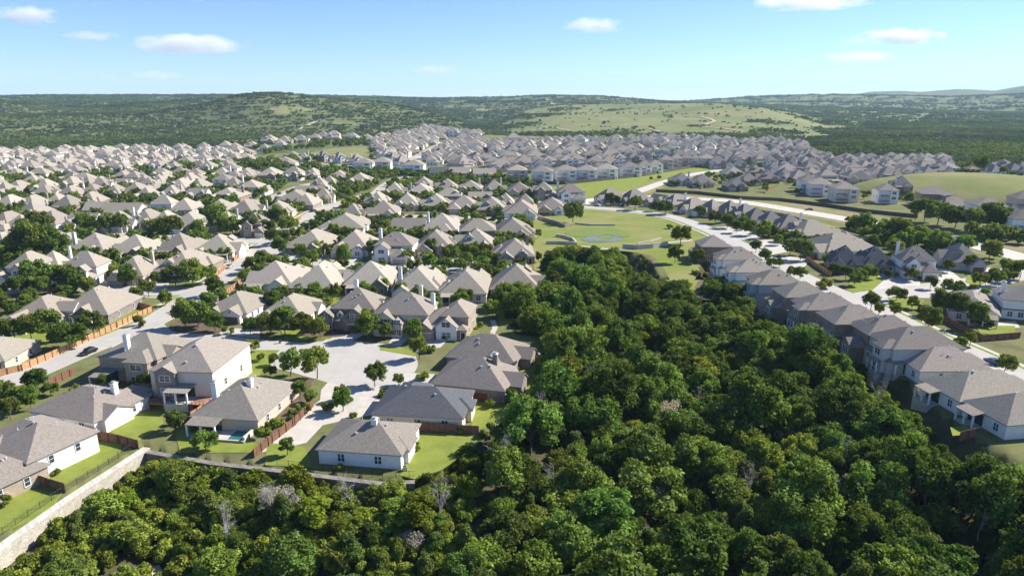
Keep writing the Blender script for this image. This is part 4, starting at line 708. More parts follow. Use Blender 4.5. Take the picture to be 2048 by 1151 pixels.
def trunk_mesh(hgt, rad, seed, c, m='bark', nl=7, thick=.16, twigs=0):
    g = random.Random(seed); mb = MB(); p = Vector((0, 0, -.6)); top = hgt*.5; pts = [p]
    for k in range(3): p = Vector((g.uniform(-.2, .2)*(k+1), g.uniform(-.2, .2)*(k+1), top*(k+1)/3)); pts.append(p)
    for k in range(3): mb.tube(pts[k], pts[k+1], thick*(1-k*.2), thick*(.8-k*.2), m)
    for k in range(min(nl, len(c))):
        q = Vector(c[k]); s = pts[1].lerp(pts[3], g.uniform(0, 1)); mid = s.lerp(q, .5)+Vector((0, 0, -.2)); mb.tube(s, mid, thick*.45, thick*.3, m, 5); mb.tube(mid, q, thick*.3, thick*.08, m, 5)
        for _ in range(twigs):
            d = Vector((g.uniform(-1, 1), g.uniform(-1, 1), g.uniform(-.1, 1)))*rad*.42; e = mid.lerp(q, g.uniform(.3, 1)); mb.tube(e, e+d, thick*.14, thick*.03, m, 3)
            for _ in range(3): f = e.lerp(e+d, g.uniform(.3, 1)); mb.tube(f, f+Vector((g.uniform(-1, 1), g.uniform(-1, 1), g.uniform(-.2, .8)))*rad*.2, thick*.06, thick*.02, m, 3)
    return mb.mesh('trunk')
def mk(kind, seed, n=6500, size=.34, rad=3.6, hgt=7.5, lobes=26, style='oak', leaf='oak', base=1.4, thick=.17):
    Vv, c, cr = leafcloud(lobes, rad, hgt, n, size, seed, style, base)
    return (quads_mesh('crown', Vv, M['leaf_'+leaf]), trunk_mesh(hgt, rad, seed, c, thick=thick), rad, hgt)
TP = {'oak': [mk('oak', 10+s, rad=3.7, hgt=7.6+.4*s, lobes=24+3*s, n=7600, size=.33) for s in range(5)],
      'elm': [mk('elm', 30+s, rad=3.3, hgt=8.6, lobes=30, n=7000, size=.33, leaf='elm') for s in range(3)],
      'juniper': [mk('juniper', 50+s, rad=2.7, hgt=6.4, lobes=26, n=7000, size=.25, style='juniper', leaf='juniper', base=.8) for s in range(4)],
      'lime': [mk('lime', 70, rad=2.6, hgt=5.6, lobes=20, n=5500, size=.3, leaf='lime')],
      'pale': [mk('pale', 80+s, rad=2.7, hgt=6, lobes=18, n=1600, size=.2, leaf='pale') for s in range(2)],
      'yard': [mk('yard', 90+s, rad=3.0, hgt=6.8, lobes=22, n=4200, size=.36, leaf='yard', base=.7, thick=.14) for s in range(4)],
      'round': [mk('round', 110+s, rad=2.3, hgt=6.2, lobes=26, n=4200, size=.32, leaf='yard', base=1.0, thick=.14) for s in range(2)],
      'shrub': [mk('shrub', 120+s, rad=1.5, hgt=2.2, lobes=12, n=1500, size=.26, leaf='shrub', base=.1, thick=.06) for s in range(2)],
      'far': [mk('far', 130+s, rad=3.1, hgt=6.2, lobes=14, n=700, size=.8, leaf='yard', base=.4) for s in range(3)]}
dead = []
for s in range(2):
    g_ = np.random.default_rng(200+s); cc = np.stack([g_.uniform(-1.8, 1.8, 11), g_.uniform(-1.8, 1.8, 11), g_.uniform(3.0, 6.5, 11)], 1); dead.append(trunk_mesh(6.5, 2.4, s, cc, 'deadwood', 11, .14, 6))
def tree(name, kind, x, y, z, s, label, group, rz=None, cat='tree', sz=None, rnd=random):
    cr, tr, rd, hg = rnd.choice(TP[kind]); root = empty(name, (x, y, z), rnd.uniform(0, 6.28) if rz is None else rz); root.scale = (s, s, sz or s)
    for n_, me_ in (('trunk', tr), ('crown', cr)): o = bpy.data.objects.new(n_, me_); COL.objects.link(o); o.parent = root
    return tag(root, label, cat, group)
# --- wood
pts = []
xs = np.arange(-130, 170, 4.6); ys = np.arange(55, 345, 4.6); gx, gy = np.meshgrid(xs, ys); gx = gx+rng.uniform(-1.9, 1.9, gx.shape); gy = gy+rng.uniform(-1.9, 1.9, gy.shape)
ins = inpoly(gx, gy, WOOD); d = segdist(gx, gy, WOOD, True); dwl = segdist(gx, gy, RW1+RW2)
pxx = CX+F*gx/np.maximum(gy*math.cos(PITCH)+H*math.sin(PITCH), 1)
ok = ins & (d > 1.0) & (dwl > 1.9) & (pxx > -80) & (pxx < 2130) & (gy > 66)
clear = (gy < 100) & (pxx < 420) & (rng.uniform(size=gx.shape) < .15); ok &= ~clear; drt = segdist(gx, gy, WOOD[25:-2]); ok &= ~(drt < 7); ok &= ~(segdist(gx, gy, RW1) < 6.0); ok &= ~(segdist(gx, gy, atl(pp('300,1070 318,1105 325,1130 335,1160'), -3.5)) < 2.6); ok &= ~((rng.uniform(size=gx.shape) < .13) & (dwl > 10))
W_ = sorted(zip(gx[ok], gy[ok], np.where(drt < 13, -1, d)[ok], pxx[ok], dwl[ok]), key=lambda q: q[1])
kept = []; big = set()
for i_, q_ in enumerate(W_):
    if rng.uniform() < .10 and q_[2] > 7 and q_[3] > 950 and all(math.hypot(q_[0]-b_[0], q_[1]-b_[1]) > 11 for b_ in (W_[j_] for j_ in big)): big.add(i_)
BG = np.array([(W_[j_][0], W_[j_][1]) for j_ in big])
for i_, q_ in enumerate(W_):
    if i_ in big: kept.append((*q_, 1))
    elif np.hypot(BG[:, 0]-q_[0], BG[:, 1]-q_[1]).min() > 4.9: kept.append((*q_, 0))
W_ = kept
bands = {}; nw = 0; wood_rest = []; cnt = dict(juniper_tree=0, oak_tree=0, elm_tree=0)
SAY = {'juniper': ['dark olive juniper', 'dense dark juniper', 'feathery juniper'], 'oak': ['mid-green oak', 'broad green oak', 'lumpy green oak'], 'elm': ['bright green elm', 'pale green elm', 'leafy light elm'], 'lime': ['yellow-green tree'], 'pale': ['grey leafless-looking tree']}
for (x, y, dd, px_, dw_, isbig) in W_:
    q = rng.uniform(); left = px_ < 900 and y < 125
    kind = ('lime' if q < .5 else 'elm' if q < .8 else 'juniper') if dw_ < 12 else ('juniper' if q < .55 else 'oak' if q < .75 else 'elm' if q < .93 else 'lime') if left else ('juniper' if q < .30 else 'oak' if q < .74 else 'elm' if q < .95 else 'lime')
    if q > .972: kind = 'pale'
    s = float(rng.uniform(.66, 1.32)); s *= 1.35 if left and rng.uniform() < .22 and dw_ > 10 else 1.0; s *= ((.95 if px_ > 300 else .66) if dw_ < 5 else .8 if dw_ < 12 else .68 if left else 1.0)
    if kind == 'oak' and not left: s *= 1.12
    if isbig: kind = 'oak'; s = float(rng.uniform(1.45, 1.85))
    if dd < 0: s = min(s, .95)*.66
    z = hz(x, y)-.2; name = {'lime': 'sumac_tree', 'pale': 'grey_tree'}.get(kind, kind+'_tree')
    if cnt.get(name, 0) >= 290: wood_rest.append((x, y, z, s, kind)); continue
    cnt[name] = cnt.get(name, 0)+1
    b_ = int((y-66)//9); k = bands.setdefault(b_, []); k.append((px_, x, y, z, s, kind, name))
for b_, L in bands.items():
    L.sort()
    for k, (px_, x, y, z, s, kind, name) in enumerate(L):
        rs = random.Random(int(x*100)); tree(name, kind, x, y, z, s, f"{rs.choice(SAY[kind])} in the ravine wood, {ordw(b_)} belt from the front, {ordw(k)} from left", 'trees of the ravine wood', sz=s*(rs.uniform(.55, .85) if px_ < 900 and y < 125 else rs.uniform(.72, 1.15)), rnd=rs)
for k, (px_, py_, zz) in enumerate(((545, 1010, -3), (1235, 715, -7), (1310, 735, -6), (1270, 905, -7), (1110, 1000, -7), (1610, 815, -6), (1760, 800, -5), (1640, 860, -7), (1960, 1060, -7), (1400, 800, -7), (1090, 870, -6), (700, 1005, -4), (1180, 800, -7), (1350, 860, -7), (1480, 780, -6), (1500, 960, -7), (1700, 930, -7), (1850, 1000, -7), (1150, 620, -5), (1250, 600, -5), (1000, 950, -6), (880, 1040, -6), (450, 1060, -4), (1330, 1010, -7))):
    p = at(px_, py_, zz+3.5); root = empty('dead_tree', (p.x, p.y, hz(p.x, p.y)), k); root.scale = (1.15, 1.15, 1.3); o = bpy.data.objects.new('trunk', dead[k % 2]); COL.objects.link(o); o.parent = root
    tag(root, f"bare grey dead tree standing in the ravine wood, {ordw(k)} of the bleached snags by distance", 'tree', 'dead trees in the wood')
p = at(540, 1005, 0); tree('grey_tree', 'pale', p.x, p.y, hz(p.x, p.y), .95, 'silvery white bare-looking tree below the nearest white house', 'trees of the ravine wood')
tree('grey_tree', 'pale', p.x+2.4, p.y+1.4, hz(p.x, p.y), .85, 'second silvery tree touching the whitest one below the white house', 'trees of the ravine wood')
# --- street and garden trees
YT = [q.split(',') for q in '655,806,30,shrub;822,776,26,yard;604,702,22,shrub;548,716,24,yard;520,708,22,shrub;705,822,24,shrub;765,778,20,shrub;720,640,30,yard;860,690,26,shrub;845,745,28,shrub;500,655,34,yard;430,650,40,yard;330,600,30,yard;280,640,30,shrub;20,820,44,yard;60,800,40,yard;100,775,30,yard;30,790,36,yard;150,770,26,shrub;210,760,30,yard;200,775,26,shrub;230,775,26,shrub;580,735,48,round;633,738,60,yard;685,805,42,round;683,785,28,round;750,755,48,yard;797,756,24,round;573,892,32,round;410,880,50,yard;350,842,44,yard;502,690,32,yard;370,640,50,yard;395,640,56,yard;540,655,50,yard;570,652,56,yard;605,655,44,yard;640,662,44,yard;735,662,50,yard;770,664,34,yard;828,668,42,yard;838,702,38,round;28,668,50,yard;62,665,52,yard;100,668,60,yard;138,680,64,yard;185,655,50,yard;75,770,50,yard;10,785,44,yard;48,790,40,yard;540,738,26,yard;268,748,34,yard;295,755,36,yard;560,785,30,yard;600,782,34,yard;622,790,30,yard;590,812,28,shrub;545,840,34,shrub;525,855,36,shrub;556,838,30,shrub;296,582,36,yard;255,560,42,yard;232,555,34,yard;350,560,46,yard;385,560,50,yard;415,555,44,yard;432,580,38,yard;448,597,24,lime;505,535,34,yard;525,525,32,yard;546,482,30,round;560,500,34,yard;566,476,30,yard;575,455,34,yard;600,512,34,yard;625,520,30,yard;690,520,36,yard;745,503,28,round;790,511,22,round;810,511,22,round;765,524,22,shrub;862,502,28,round;903,512,36,yard;945,512,30,yard;972,506,30,yard;996,518,22,yard;60,508,70,yard;88,500,70,yard;112,508,60,yard;130,515,40,yard;22,498,30,yard;75,565,60,yard;110,560,50,yard;140,565,50,yard;36,580,44,yard;165,570,40,yard;84,458,56,yard;168,458,40,yard;200,458,44,yard;240,455,40,yard;318,470,44,yard;345,472,50,yard;400,470,40,yard;440,455,50,yard;465,460,44,yard;505,460,44,yard;535,460,34,yard;556,445,40,yard;580,452,34,yard;1146,436,42,yard;1077,468,14,round;1078,515,16,round;1340,450,15,shrub;1362,478,40,yard;1220,402,20,round;1235,404,16,round;1270,412,32,yard;1330,420,32,yard;1312,416,20,yard;1368,418,20,yard;1400,426,24,yard;1430,438,28,yard;1455,448,28,yard;1473,458,24,yard;1500,462,30,yard;1526,468,28,yard;1556,482,22,yard;1512,496,26,yard;1602,508,46,yard;1580,500,30,yard;1530,515,26,yard;1543,530,24,yard;1558,525,18,yard;1600,548,32,yard;1583,545,20,round;1655,522,26,yard;1670,538,24,yard;1692,548,30,yard;1650,565,34,shrub;1710,560,30,yard;1793,590,36,yard;1825,605,26,yard;1882,615,42,round;1915,622,44,round;1952,642,48,round;1857,650,46,round;1918,694,28,round;1940,680,26,round;1918,580,26,round;1943,580,20,lime;1790,620,26,yard;1742,608,36,yard;1758,618,24,lime;1972,560,20,yard;1722,452,42,yard;1770,470,48,yard;1800,475,44,yard;1835,482,50,yard;1790,500,38,yard;1745,495,30,yard;1880,495,44,yard;1930,500,44,yard;1980,510,44,yard;1850,432,46,yard;1875,438,50,yard;1910,445,50,yard;1945,452,44,yard;1988,450,56,yard;2010,455,46,yard;1832,430,36,yard;2010,540,30,yard;2040,545,36,yard;1940,530,30,yard;2010,735,44,yard;700,612,30,yard;735,600,36,shrub;838,592,36,yard;868,605,30,yard;1040,588,28,shrub;1010,595,26,shrub;1060,600,30,shrub;1075,745,24,round;1022,792,26,round;1395,515,30,yard;1350,515,34,yard;1365,560,40,yard;1695,345,16,yard;1165,555,30,yard;635,512,26,yard;455,655,24,shrub;480,742,22,shrub;140,990,22,shrub;655,575,20,shrub;600,580,26,yard'.split(';')]
def dense_pts(P_, hw):
    out = []
    for a_, b_ in zip(P_[:-1], P_[1:]):
        L_ = math.hypot(b_[0]-a_[0], b_[1]-a_[1]); n_ = max(1, int(L_/2)); out += [(a_[0]+(b_[0]-a_[0])*k/n_, a_[1]+(b_[1]-a_[1])*k/n_, hw) for k in range(n_)]
    return out
RP = np.array([q for P_, hw in ROADS for q in dense_pts(P_, hw)])
def road_clear(x, y): return float((np.hypot(RP[:, 0]-x, RP[:, 1]-y)-RP[:, 2]).min())
def clearance(x, y): 
    a_ = min((math.hypot(x-f[0], y-f[1])-f[2] for f in FOOT), default=99); return a_
def yard_label(x, y, word):
    f = min(FOOT, key=lambda f: math.hypot(x-f[0], y-f[1])); side_ = 'in front of' if y < f[1]-4 else 'behind' if y > f[1]+4 else 'right of' if x > f[0] else 'left of'
    return f, side_
used = {}
def put_yard(x, y, s, kind, rs, zz=0):
    f, side_ = yard_label(x, y, '')
    word = {'yard': ['round green tree', 'spreading tree', 'leafy dark tree'], 'round': ['dense egg-shaped tree', 'tall rounded tree'], 'lime': ['yellow-green tree'], 'shrub': ['low rounded shrub', 'bushy shrub'], 'far': ['small dark tree', 'round green tree']}[kind]; word = rs.choice(word)
    where = f"{side_} the {ordw(f[4])} house {f[3]}" if f[3].split()[0] in ('beside', 'on', 'along', 'above', 'by', 'below', 'near', 'lining', 'in', 'facing', 'behind', 'south', 'north', 'fronting', 'around') else f"{side_} the {f[3]}"
    lab = f"{word} {where}"; n_ = used.get(lab, 0); used[lab] = n_+1
    if n_: lab = f"{ordw(n_)} {lab}"
    wl_ = lab.split()
    if len(wl_) > 16: lab = ' '.join(wl_[:16])
    name = {'shrub': 'garden_shrub'}.get(kind, 'garden_tree')
    return tree(name, kind, x, y, zz, s, lab, 'garden shrubs' if kind == 'shrub' else 'garden and street trees', rnd=rs, cat='shrub' if kind == 'shrub' else 'tree', sz=s*rs.uniform(.9, 1.12))
rs = random.Random(5); YPTS = []
for q in YT:
    px_, py_, wp, kd = float(q[0]), float(q[1]), float(q[2]), q[3]; p = at(px_, py_+wp*.12, 1.5); dep = p.y*math.cos(PITCH)+H*math.sin(PITCH); rd = wp*dep/F/2
    base_r = TP[kd][0][2]; z = hz(p.x, p.y); put_yard(p.x, p.y, max(.5, rd/base_r*1.0), kd, rs, z if abs(z) > .3 else 0); YPTS.append((p.x, p.y))
TOWN = [tuple(at(*p)[:2]) for p in pp('-60,700 -60,345 0,338 330,325 640,330 740,345 1000,352 1140,380 1060,440 1060,520 990,640 860,690 500,690 250,640')]
def free_spot(x, y, m=1.0, tr=4.5):
    if clearance(x, y) < m: return False
    if road_clear(x, y) < .6: return False
    return all(math.hypot(x-a_[0], y-a_[1]) > tr for a_ in YPTS)
n_t = 0; X0 = [p[0] for p in TOWN]; Y0 = [p[1] for p in TOWN]; tries = 0; extra = []
while n_t < 820 and tries < 16000:
    tries += 1; v = rs.uniform(0, 1); py_ = 338+(640-338)*v**1.5; px_ = rs.uniform(-40, 1070); p = at(px_, py_)
    if not inpoly(np.array([p.x]), np.array([p.y]), TOWN)[0] or not free_spot(p.x, p.y, -.8, 4.5): continue
    YPTS.append((p.x, p.y)); extra.append((p.x, p.y)); n_t += 1
RB = pp('1060,402 1290,404 1480,430 1640,470 1700,500 1760,545'); 
extra.sort(key=lambda q: q[1])
belt = []
for k, (x, y) in enumerate(extra):
    if k < 82: put_yard(x, y, rs.uniform(.65, 1.05), 'yard' if y < 330 else 'far', rs)
    else: belt.append((x, y, 0, rs.uniform(.7, 1.25), 'far'))
near = [f for f in FOOT if f[1] < 275]; k = 0
for f in near:
    for _ in range(4):
        th = rs.uniform(0, 6.28); x, y = f[0]+math.cos(th)*(f[2]+rs.uniform(-1.5, 2)), f[1]+math.sin(th)*(f[2]+rs.uniform(-1.5, 2))
        if y > 100 and clearance(x, y) > -1.6 and free_spot(x, y, -1.7, 2) and not inpoly(np.array([x]), np.array([y]), WOOD)[0]: YPTS.append((x, y)); put_yard(x, y, rs.uniform(.5, 1.1), 'shrub', rs)
RT = [tuple(at(*p)[:2]) for p in pp('1420,440 1560,450 1700,500 1990,520 2048,560 2048,640 1900,600 1720,560 1560,500')]; k = 0
for _ in range(3000):
    if k >= 26: break
    p = at(rs.uniform(1420, 2048), rs.uniform(440, 640))
    if inpoly(np.array([p.x]), np.array([p.y]), RT)[0] and free_spot(p.x, p.y, -1.2, 4): YPTS.append((p.x, p.y)); put_yard(p.x, p.y, rs.uniform(.6, 1.0), 'yard', rs); k += 1
# belts of trees in the town
for poly, nn, sc_ in (('330,352 420,340 560,338 640,322 620,318 470,330 330,338', 120, 1.2), ('510,300 600,298 640,288 760,280 800,282 800,290 700,294 600,300 520,312', 150, 1.2), ('-40,372 -40,352 330,340 330,350', 60, 1.1), ('640,352 860,352 1000,352 1000,346 830,345 640,340', 60, .8), ('1230,285 1000,272 1200,268 1240,280', 60, 1.3), ('1690,455 1740,445 2048,480 2048,530 1850,505 1740,490', 48, 1.1), ('560,420 640,400 700,396 740,402 660,425 600,450', 20, 1.0), ('1300,360 1700,372 1700,340 1500,345', 50, .6), ('1650,330 1900,330 1900,350 1700,352', 30, .7), ('950,335 955,285 1240,278 1600,286 1640,335 1300,332', 520, .8), ('-40,345 330,310 480,310 640,330 640,345 -40,352', 240, .9), ('640,345 860,350 1060,372 1060,410 760,425 640,400', 200, .95), ('-40,440 -40,352 480,352 640,400 460,430', 330, 1.0), ('1640,330 1890,335 1880,372 1560,362', 70, .8), ('1320,372 1700,395 1850,420 1850,400 1700,372 1560,352 1350,350', 60, .8), ('1290,406 1480,432 1640,472 1700,500 1640,520 1500,462 1400,436', 24, .9), ('740,330 740,300 860,290 860,330', 40, .9)):
    P_ = [tuple(at(*p)[:2]) for p in pp(poly)]; xs_ = [p[0] for p in P_]; ys_ = [p[1] for p in P_]; k = 0; tr_ = 0
    while k < nn and tr_ < 7000:
        tr_ += 1; x, y = rs.uniform(min(xs_), max(xs_)), rs.uniform(min(ys_), max(ys_))
        if inpoly(np.array([x]), np.array([y]), P_)[0] and free_spot(x, y, -1.5, 2.5): belt.append((x, y, 0, rs.uniform(.75, 1.3)*sc_, 'far')); YPTS.append((x, y)); k += 1

# ---------------------------------------------------------------- uncountable vegetation: points that carry instances
def blobcluster(seed, nb=9, spread=17, leafn=90, leafs=1.5):
    g = np.random.default_rng(seed); out = []
    for k in range(nb):
        x, y = g.uniform(-spread, spread, 2); r_ = g.uniform(2.6, 4.4); Vv, _, _ = leafcloud(7, r_, r_*1.75, leafn, leafs, seed*50+k, 'oak', .6); Vv += np.array([x, y, -1.0]); out.append(Vv)
    return np.vstack(out)
PC = {}
def proto_coll(name, meshes):
    c = bpy.data.collections.new(name)
    for k, me_ in enumerate(meshes): c.objects.link(bpy.data.objects.new(f'{name}_{k}', me_))
    return c
def stuff(name, label, pts_, coll, ncoll):
    me_ = bpy.data.meshes.new(name); me_.from_pydata([(p[0], p[1], p[2]) for p in pts_], [], []); n = len(pts_)
    a_ = me_.attributes.new('scl', 'FLOAT', 'POINT'); a_.data.foreach_set('value', np.array([p[3] for p in pts_], np.float32))
    a_ = me_.attributes.new('rz', 'FLOAT', 'POINT'); a_.data.foreach_set('value', rng.uniform(0, 6.28, n).astype(np.float32))
    a_ = me_.attributes.new('idx', 'INT', 'POINT'); a_.data.foreach_set('value', rng.integers(0, ncoll, n).astype(np.int32))
    o = bpy.data.objects.new(name, me_); COL.objects.link(o); tag(o, label, None, None, 'stuff')
    g = bpy.data.node_groups.new(name+'_scatter', 'GeometryNodeTree'); g.interface.new_socket('Geometry', in_out='INPUT', socket_type='NodeSocketGeometry'); g.interface.new_socket('Geometry', in_out='OUTPUT', socket_type='NodeSocketGeometry')
    N = g.nodes; gi = N.new('NodeGroupInput'); go_ = N.new('NodeGroupOutput'); ip = N.new('GeometryNodeInstanceOnPoints'); ci = N.new('GeometryNodeCollectionInfo'); ci.inputs[0].default_value = coll; ci.inputs['Separate Children'].default_value = True; ci.inputs['Reset Children'].default_value = True
    def na_(nm, ty): q = N.new('GeometryNodeInputNamedAttribute'); q.data_type = ty; q.inputs[0].default_value = nm; return q.outputs[0]
    cx = N.new('ShaderNodeCombineXYZ'); g.links.new(na_('rz', 'FLOAT'), cx.inputs[2]); sx_ = N.new('ShaderNodeCombineXYZ'); s_ = na_('scl', 'FLOAT')
    for k in range(3): g.links.new(s_, sx_.inputs[k])
    g.links.new(gi.outputs[0], ip.inputs['Points']); g.links.new(ci.outputs[0], ip.inputs['Instance']); ip.inputs['Pick Instance'].default_value = True; g.links.new(na_('idx', 'INT'), ip.inputs['Instance Index']); g.links.new(cx.outputs[0], ip.inputs['Rotation']); g.links.new(sx_.outputs[0], ip.inputs['Scale']); g.links.new(ip.outputs[0], go_.inputs[0])
    md = o.modifiers.new('scatter', 'NODES'); md.node_group = g; return o
if wood_rest:
    c_ = proto_coll('wood_proto', [t_[0] for t_ in TP['oak'][:3]+TP['elm'][:1]+TP['juniper'][:2]]); stuff('woodland', 'deeper mass of mixed trees filling the ravine wood', [(x, y, z, s) for x, y, z, s, k in wood_rest], c_, 6)
c_ = proto_coll('belt_proto', [t_[0] for t_ in TP['far']]); stuff('tree_belt', 'massed trees between the distant streets and gardens', belt, c_, 3)
# undergrowth on the wood floor and along the wall
ug = []
for k in range(3200):
    x, y = (rs.uniform(-110, 150), rs.uniform(70, 300)) if k % 2 else (rs.uniform(-95, -8), rs.uniform(66, 118))
    if inpoly(np.array([x]), np.array([y]), WOOD)[0] and segdist(np.array([x]), np.array([y]), RW1)[0] > 3.2: ug.append((x, y, hz(x, y)-.1, rs.uniform(.5, 1.5)))
c_ = proto_coll('under_proto', [t_[0] for t_ in TP['shrub']]); stuff('undergrowth', 'low shrubs and brush on the floor of the wood', ug, c_, 2)
# forest over the hills
fp = []; sizes = []
rmin, rmax = 900, 6500
for lo, hi, step in ((930, 1500, 19), (1500, 2600, 25), (2600, 4400, 40), (4400, 7200, 75)):
    xs = np.arange(-hi*.95, hi*.95, step); ys = np.arange(200, hi, step); gx, gy = np.meshgrid(xs, ys); gx = gx+rng.uniform(-.5, .5, gx.shape)*step; gy = gy+rng.uniform(-.5, .5, gy.shape)*step
    r_ = np.hypot(gx, gy); pxx = CX+F*gx/np.maximum(gy, 1)/math.cos(PITCH); okk = (r_ > lo) & (r_ <= hi) & (pxx > -260) & (pxx < 2320)
    # the town reaches farther in the middle
    edge = np.interp(pxx, [-300, 0, 330, 460, 640, 900, 1000, 1250, 1600, 1680, 1760, 2400], [925, 930, 960, 1120, 1280, 1530, 1420, 1330, 1290, 880, 820, 820]); okk &= (r_ > edge)
    de = forest_density(gx, gy); okk &= rng.uniform(size=gx.shape) < de; gx, gy, r_, de = gx[okk], gy[okk], r_[okk], de[okk]; zz = height(gx, gy)
    sc_ = rng.uniform(.75, 1.2, gx.shape)*(step/25 if step > 25 else .85)**.75; 
    sparse = de < .3
    for q in zip(gx[~sparse], gy[~sparse], zz[~sparse]-.8, sc_[~sparse]): fp.append(q)
    for q in zip(gx[sparse], gy[sparse], zz[sparse]-.6, rng.uniform(.5, 1.2, sparse.sum())): sizes.append(q)
xs = np.arange(150, 900, 17.0); ys = np.arange(600, 930, 17.0); gx, gy = np.meshgrid(xs, ys); gx = (gx+rng.uniform(-8, 8, gx.shape)).ravel(); gy = (gy+rng.uniform(-8, 8, gy.shape)).ravel(); r_ = np.hypot(gx, gy); pxx = CX+F*gx/gy/math.cos(PITCH)
edge = np.interp(pxx, [1600, 1680, 1760, 2400], [1290, 960, 800, 790]); m_ = (r_ > edge) & (r_ < 930) & (pxx > 1660)
for q in zip(gx[m_], gy[m_], height(gx[m_], gy[m_])-.8, rng.uniform(.7, 1, m_.sum())): fp.append(q)
print('forest points', len(fp), 'sparse', len(sizes), 'wood', cnt, len(wood_rest), 'belt', len(belt), 'foot', len(FOOT))
cl = [quads_mesh('clump', blobcluster(300+k), M['leaf_far']) for k in range(6)]
c_ = proto_coll('forest_proto', cl); stuff('forest', 'oak and juniper forest covering the hills beyond the town', fp, c_, 6)
c_ = proto_coll('bush_proto', [quads_mesh('clump', blobcluster(400+k, 3, 9, 80, 1.3), M['leaf_far']) for k in range(4)]); stuff('scrub', 'scattered bushes dotting the distant grass hill', sizes, c_, 4)

# distant houses packed between the ones built singly
def joined(S, wl_, rf_, key):
    V_, F_, I_, ms = [], [], [], []
    for n_, mb in house_parts(S, random.Random(key)):
        if n_ in ('roof_vent', 'post', 'railing', 'patio_door', 'chimney'): continue
        o_ = len(V_); V_ += mb.v; F_ += [[k+o_ for k in f] for f in mb.f]
        for q in mb.m:
            m_ = mb.mats[q]; m_ = {'WALL': 'wall_'+wl_, 'WALL2': 'wall_white', 'ROOF': 'roof_'+rf_, 'GARAGE': 'garage_tan'}.get(m_, m_)
            if m_ not in ms: ms.append(m_)
            I_.append(ms.index(m_))
    me_ = bpy.data.meshes.new('house_mass'); me_.from_pydata(V_, [], F_); [me_.materials.append(M[m_]) for m_ in ms]; me_.polygons.foreach_set('material_index', I_); me_.update(); return me_
HJ = [joined(PROTO[k], w_, r_, i_) for i_, (k, w_, r_) in enumerate((('k', 'white', 'taupe'), ('g', 'cream', 'tan'), ('h', 'white', 'tan'), ('l', 'tan', 'taupe'), ('c', 'white', 'tan'), ('i', 'white', 'taupe'), ('b', 'stone', 'tan')))]
fill = []; print('cut', len(FILL0))
for poly, gap in (('955,285 1240,278 1330,276 1600,286 1640,320 1620,345 1400,322 1180,332 950,335', 11), ('-40,308 330,300 480,300 470,352 300,345 -40,352', 10.5), ('1600,320 1700,322 1890,322 1890,345 1700,360 1600,352', 8), ('-40,352 330,350 480,352 470,380 200,385 -40,385', 14), ('1540,345 1700,343 1850,358 1860,372 1700,372 1560,360', 8.4), ('740,285 850,262 960,265 960,330 860,330 770,318', 8)):
    P_ = [tuple(at(*p)[:2]) for p in pp(poly)]; xs_ = [p[0] for p in P_]; ys_ = [p[1] for p in P_]
    for _ in range(2600):
        x, y = rs.uniform(min(xs_), max(xs_)), rs.uniform(min(ys_), max(ys_))
        if not inpoly(np.array([x]), np.array([y]), P_)[0]: continue
        if any(math.hypot(x-f[0], y-f[1]) < gap+6.5 for f in FOOT) or any(math.hypot(x-f[0], y-f[1]) < gap*2 for f in fill): continue
        if road_clear(x, y) < 4: continue
        fill.append((x, y, hz(x, y)*(abs(hz(x, y)) > .3), rs.uniform(.95, 1.12)))
from collections import Counter; print('filler houses', len(fill), Counter(o.name.split('.')[0] for o in COL.objects if o.get('category')))
fill += FILL0
c_ = proto_coll('house_proto', HJ); ho = stuff('distant_houses', 'further pale houses packed between the streets far from the camera', fill, c_, 7)
ho.data.attributes['rz'].data.foreach_set('value', np.array([rs.choice([0, math.pi, .1, -.1, math.pi+.1, -.4 if f[0] > 0 else 0]) for f in fill], np.float32))
# ---------------------------------------------------------------- fences and walls
def offs(L, o):
    P_ = [Vector((p[0], p[1], 0)) for p in L]; return strip_pts(P_, 0, o)[0]
def fence(label, px, h=1.9, m='fence', z=0, name='fence', post='fence_old', group='garden fences'):
    P_ = atl(pp(px)); root = empty(name, P_[0]); tag(root, label, 'fence' if name == 'fence' else 'wall', group); inv = -P_[0]
    mb = MB(); posts = []
    for a_, b_ in zip(P_[:-1], P_[1:]):
        d = (b_-a_); L = d.length; d.normalize(); nrm = Vector((-d.y, d.x, 0)); n = max(1, int(L/.45)); 
        for k in range(n):
            s0, s1 = a_+d*(L*k/n+.01), a_+d*(L*(k+1)/n-.01); o_ = nrm*(.02 if k % 2 else .0); q = [s0+nrm*.04+o_, s1+nrm*.04+o_, s1-nrm*.04+o_, s0-nrm*.04+o_]
            mb.prism([((v+inv).x, (v+inv).y) for v in q], -.2, h+(.03 if k % 3 else 0), m)
        for k in range(int(L/2.4)+1): posts.append(a_+d*min(L, k*2.4)-nrm*.12)
    mb.build('panel', root)
    for v in posts[:100]: b2 = MB(); v = v+inv; b2.box(v.x-.06, v.x+.06, v.y-.06, v.y+.06, -.3, h+.05, post); b2.build('post', root)
    return root
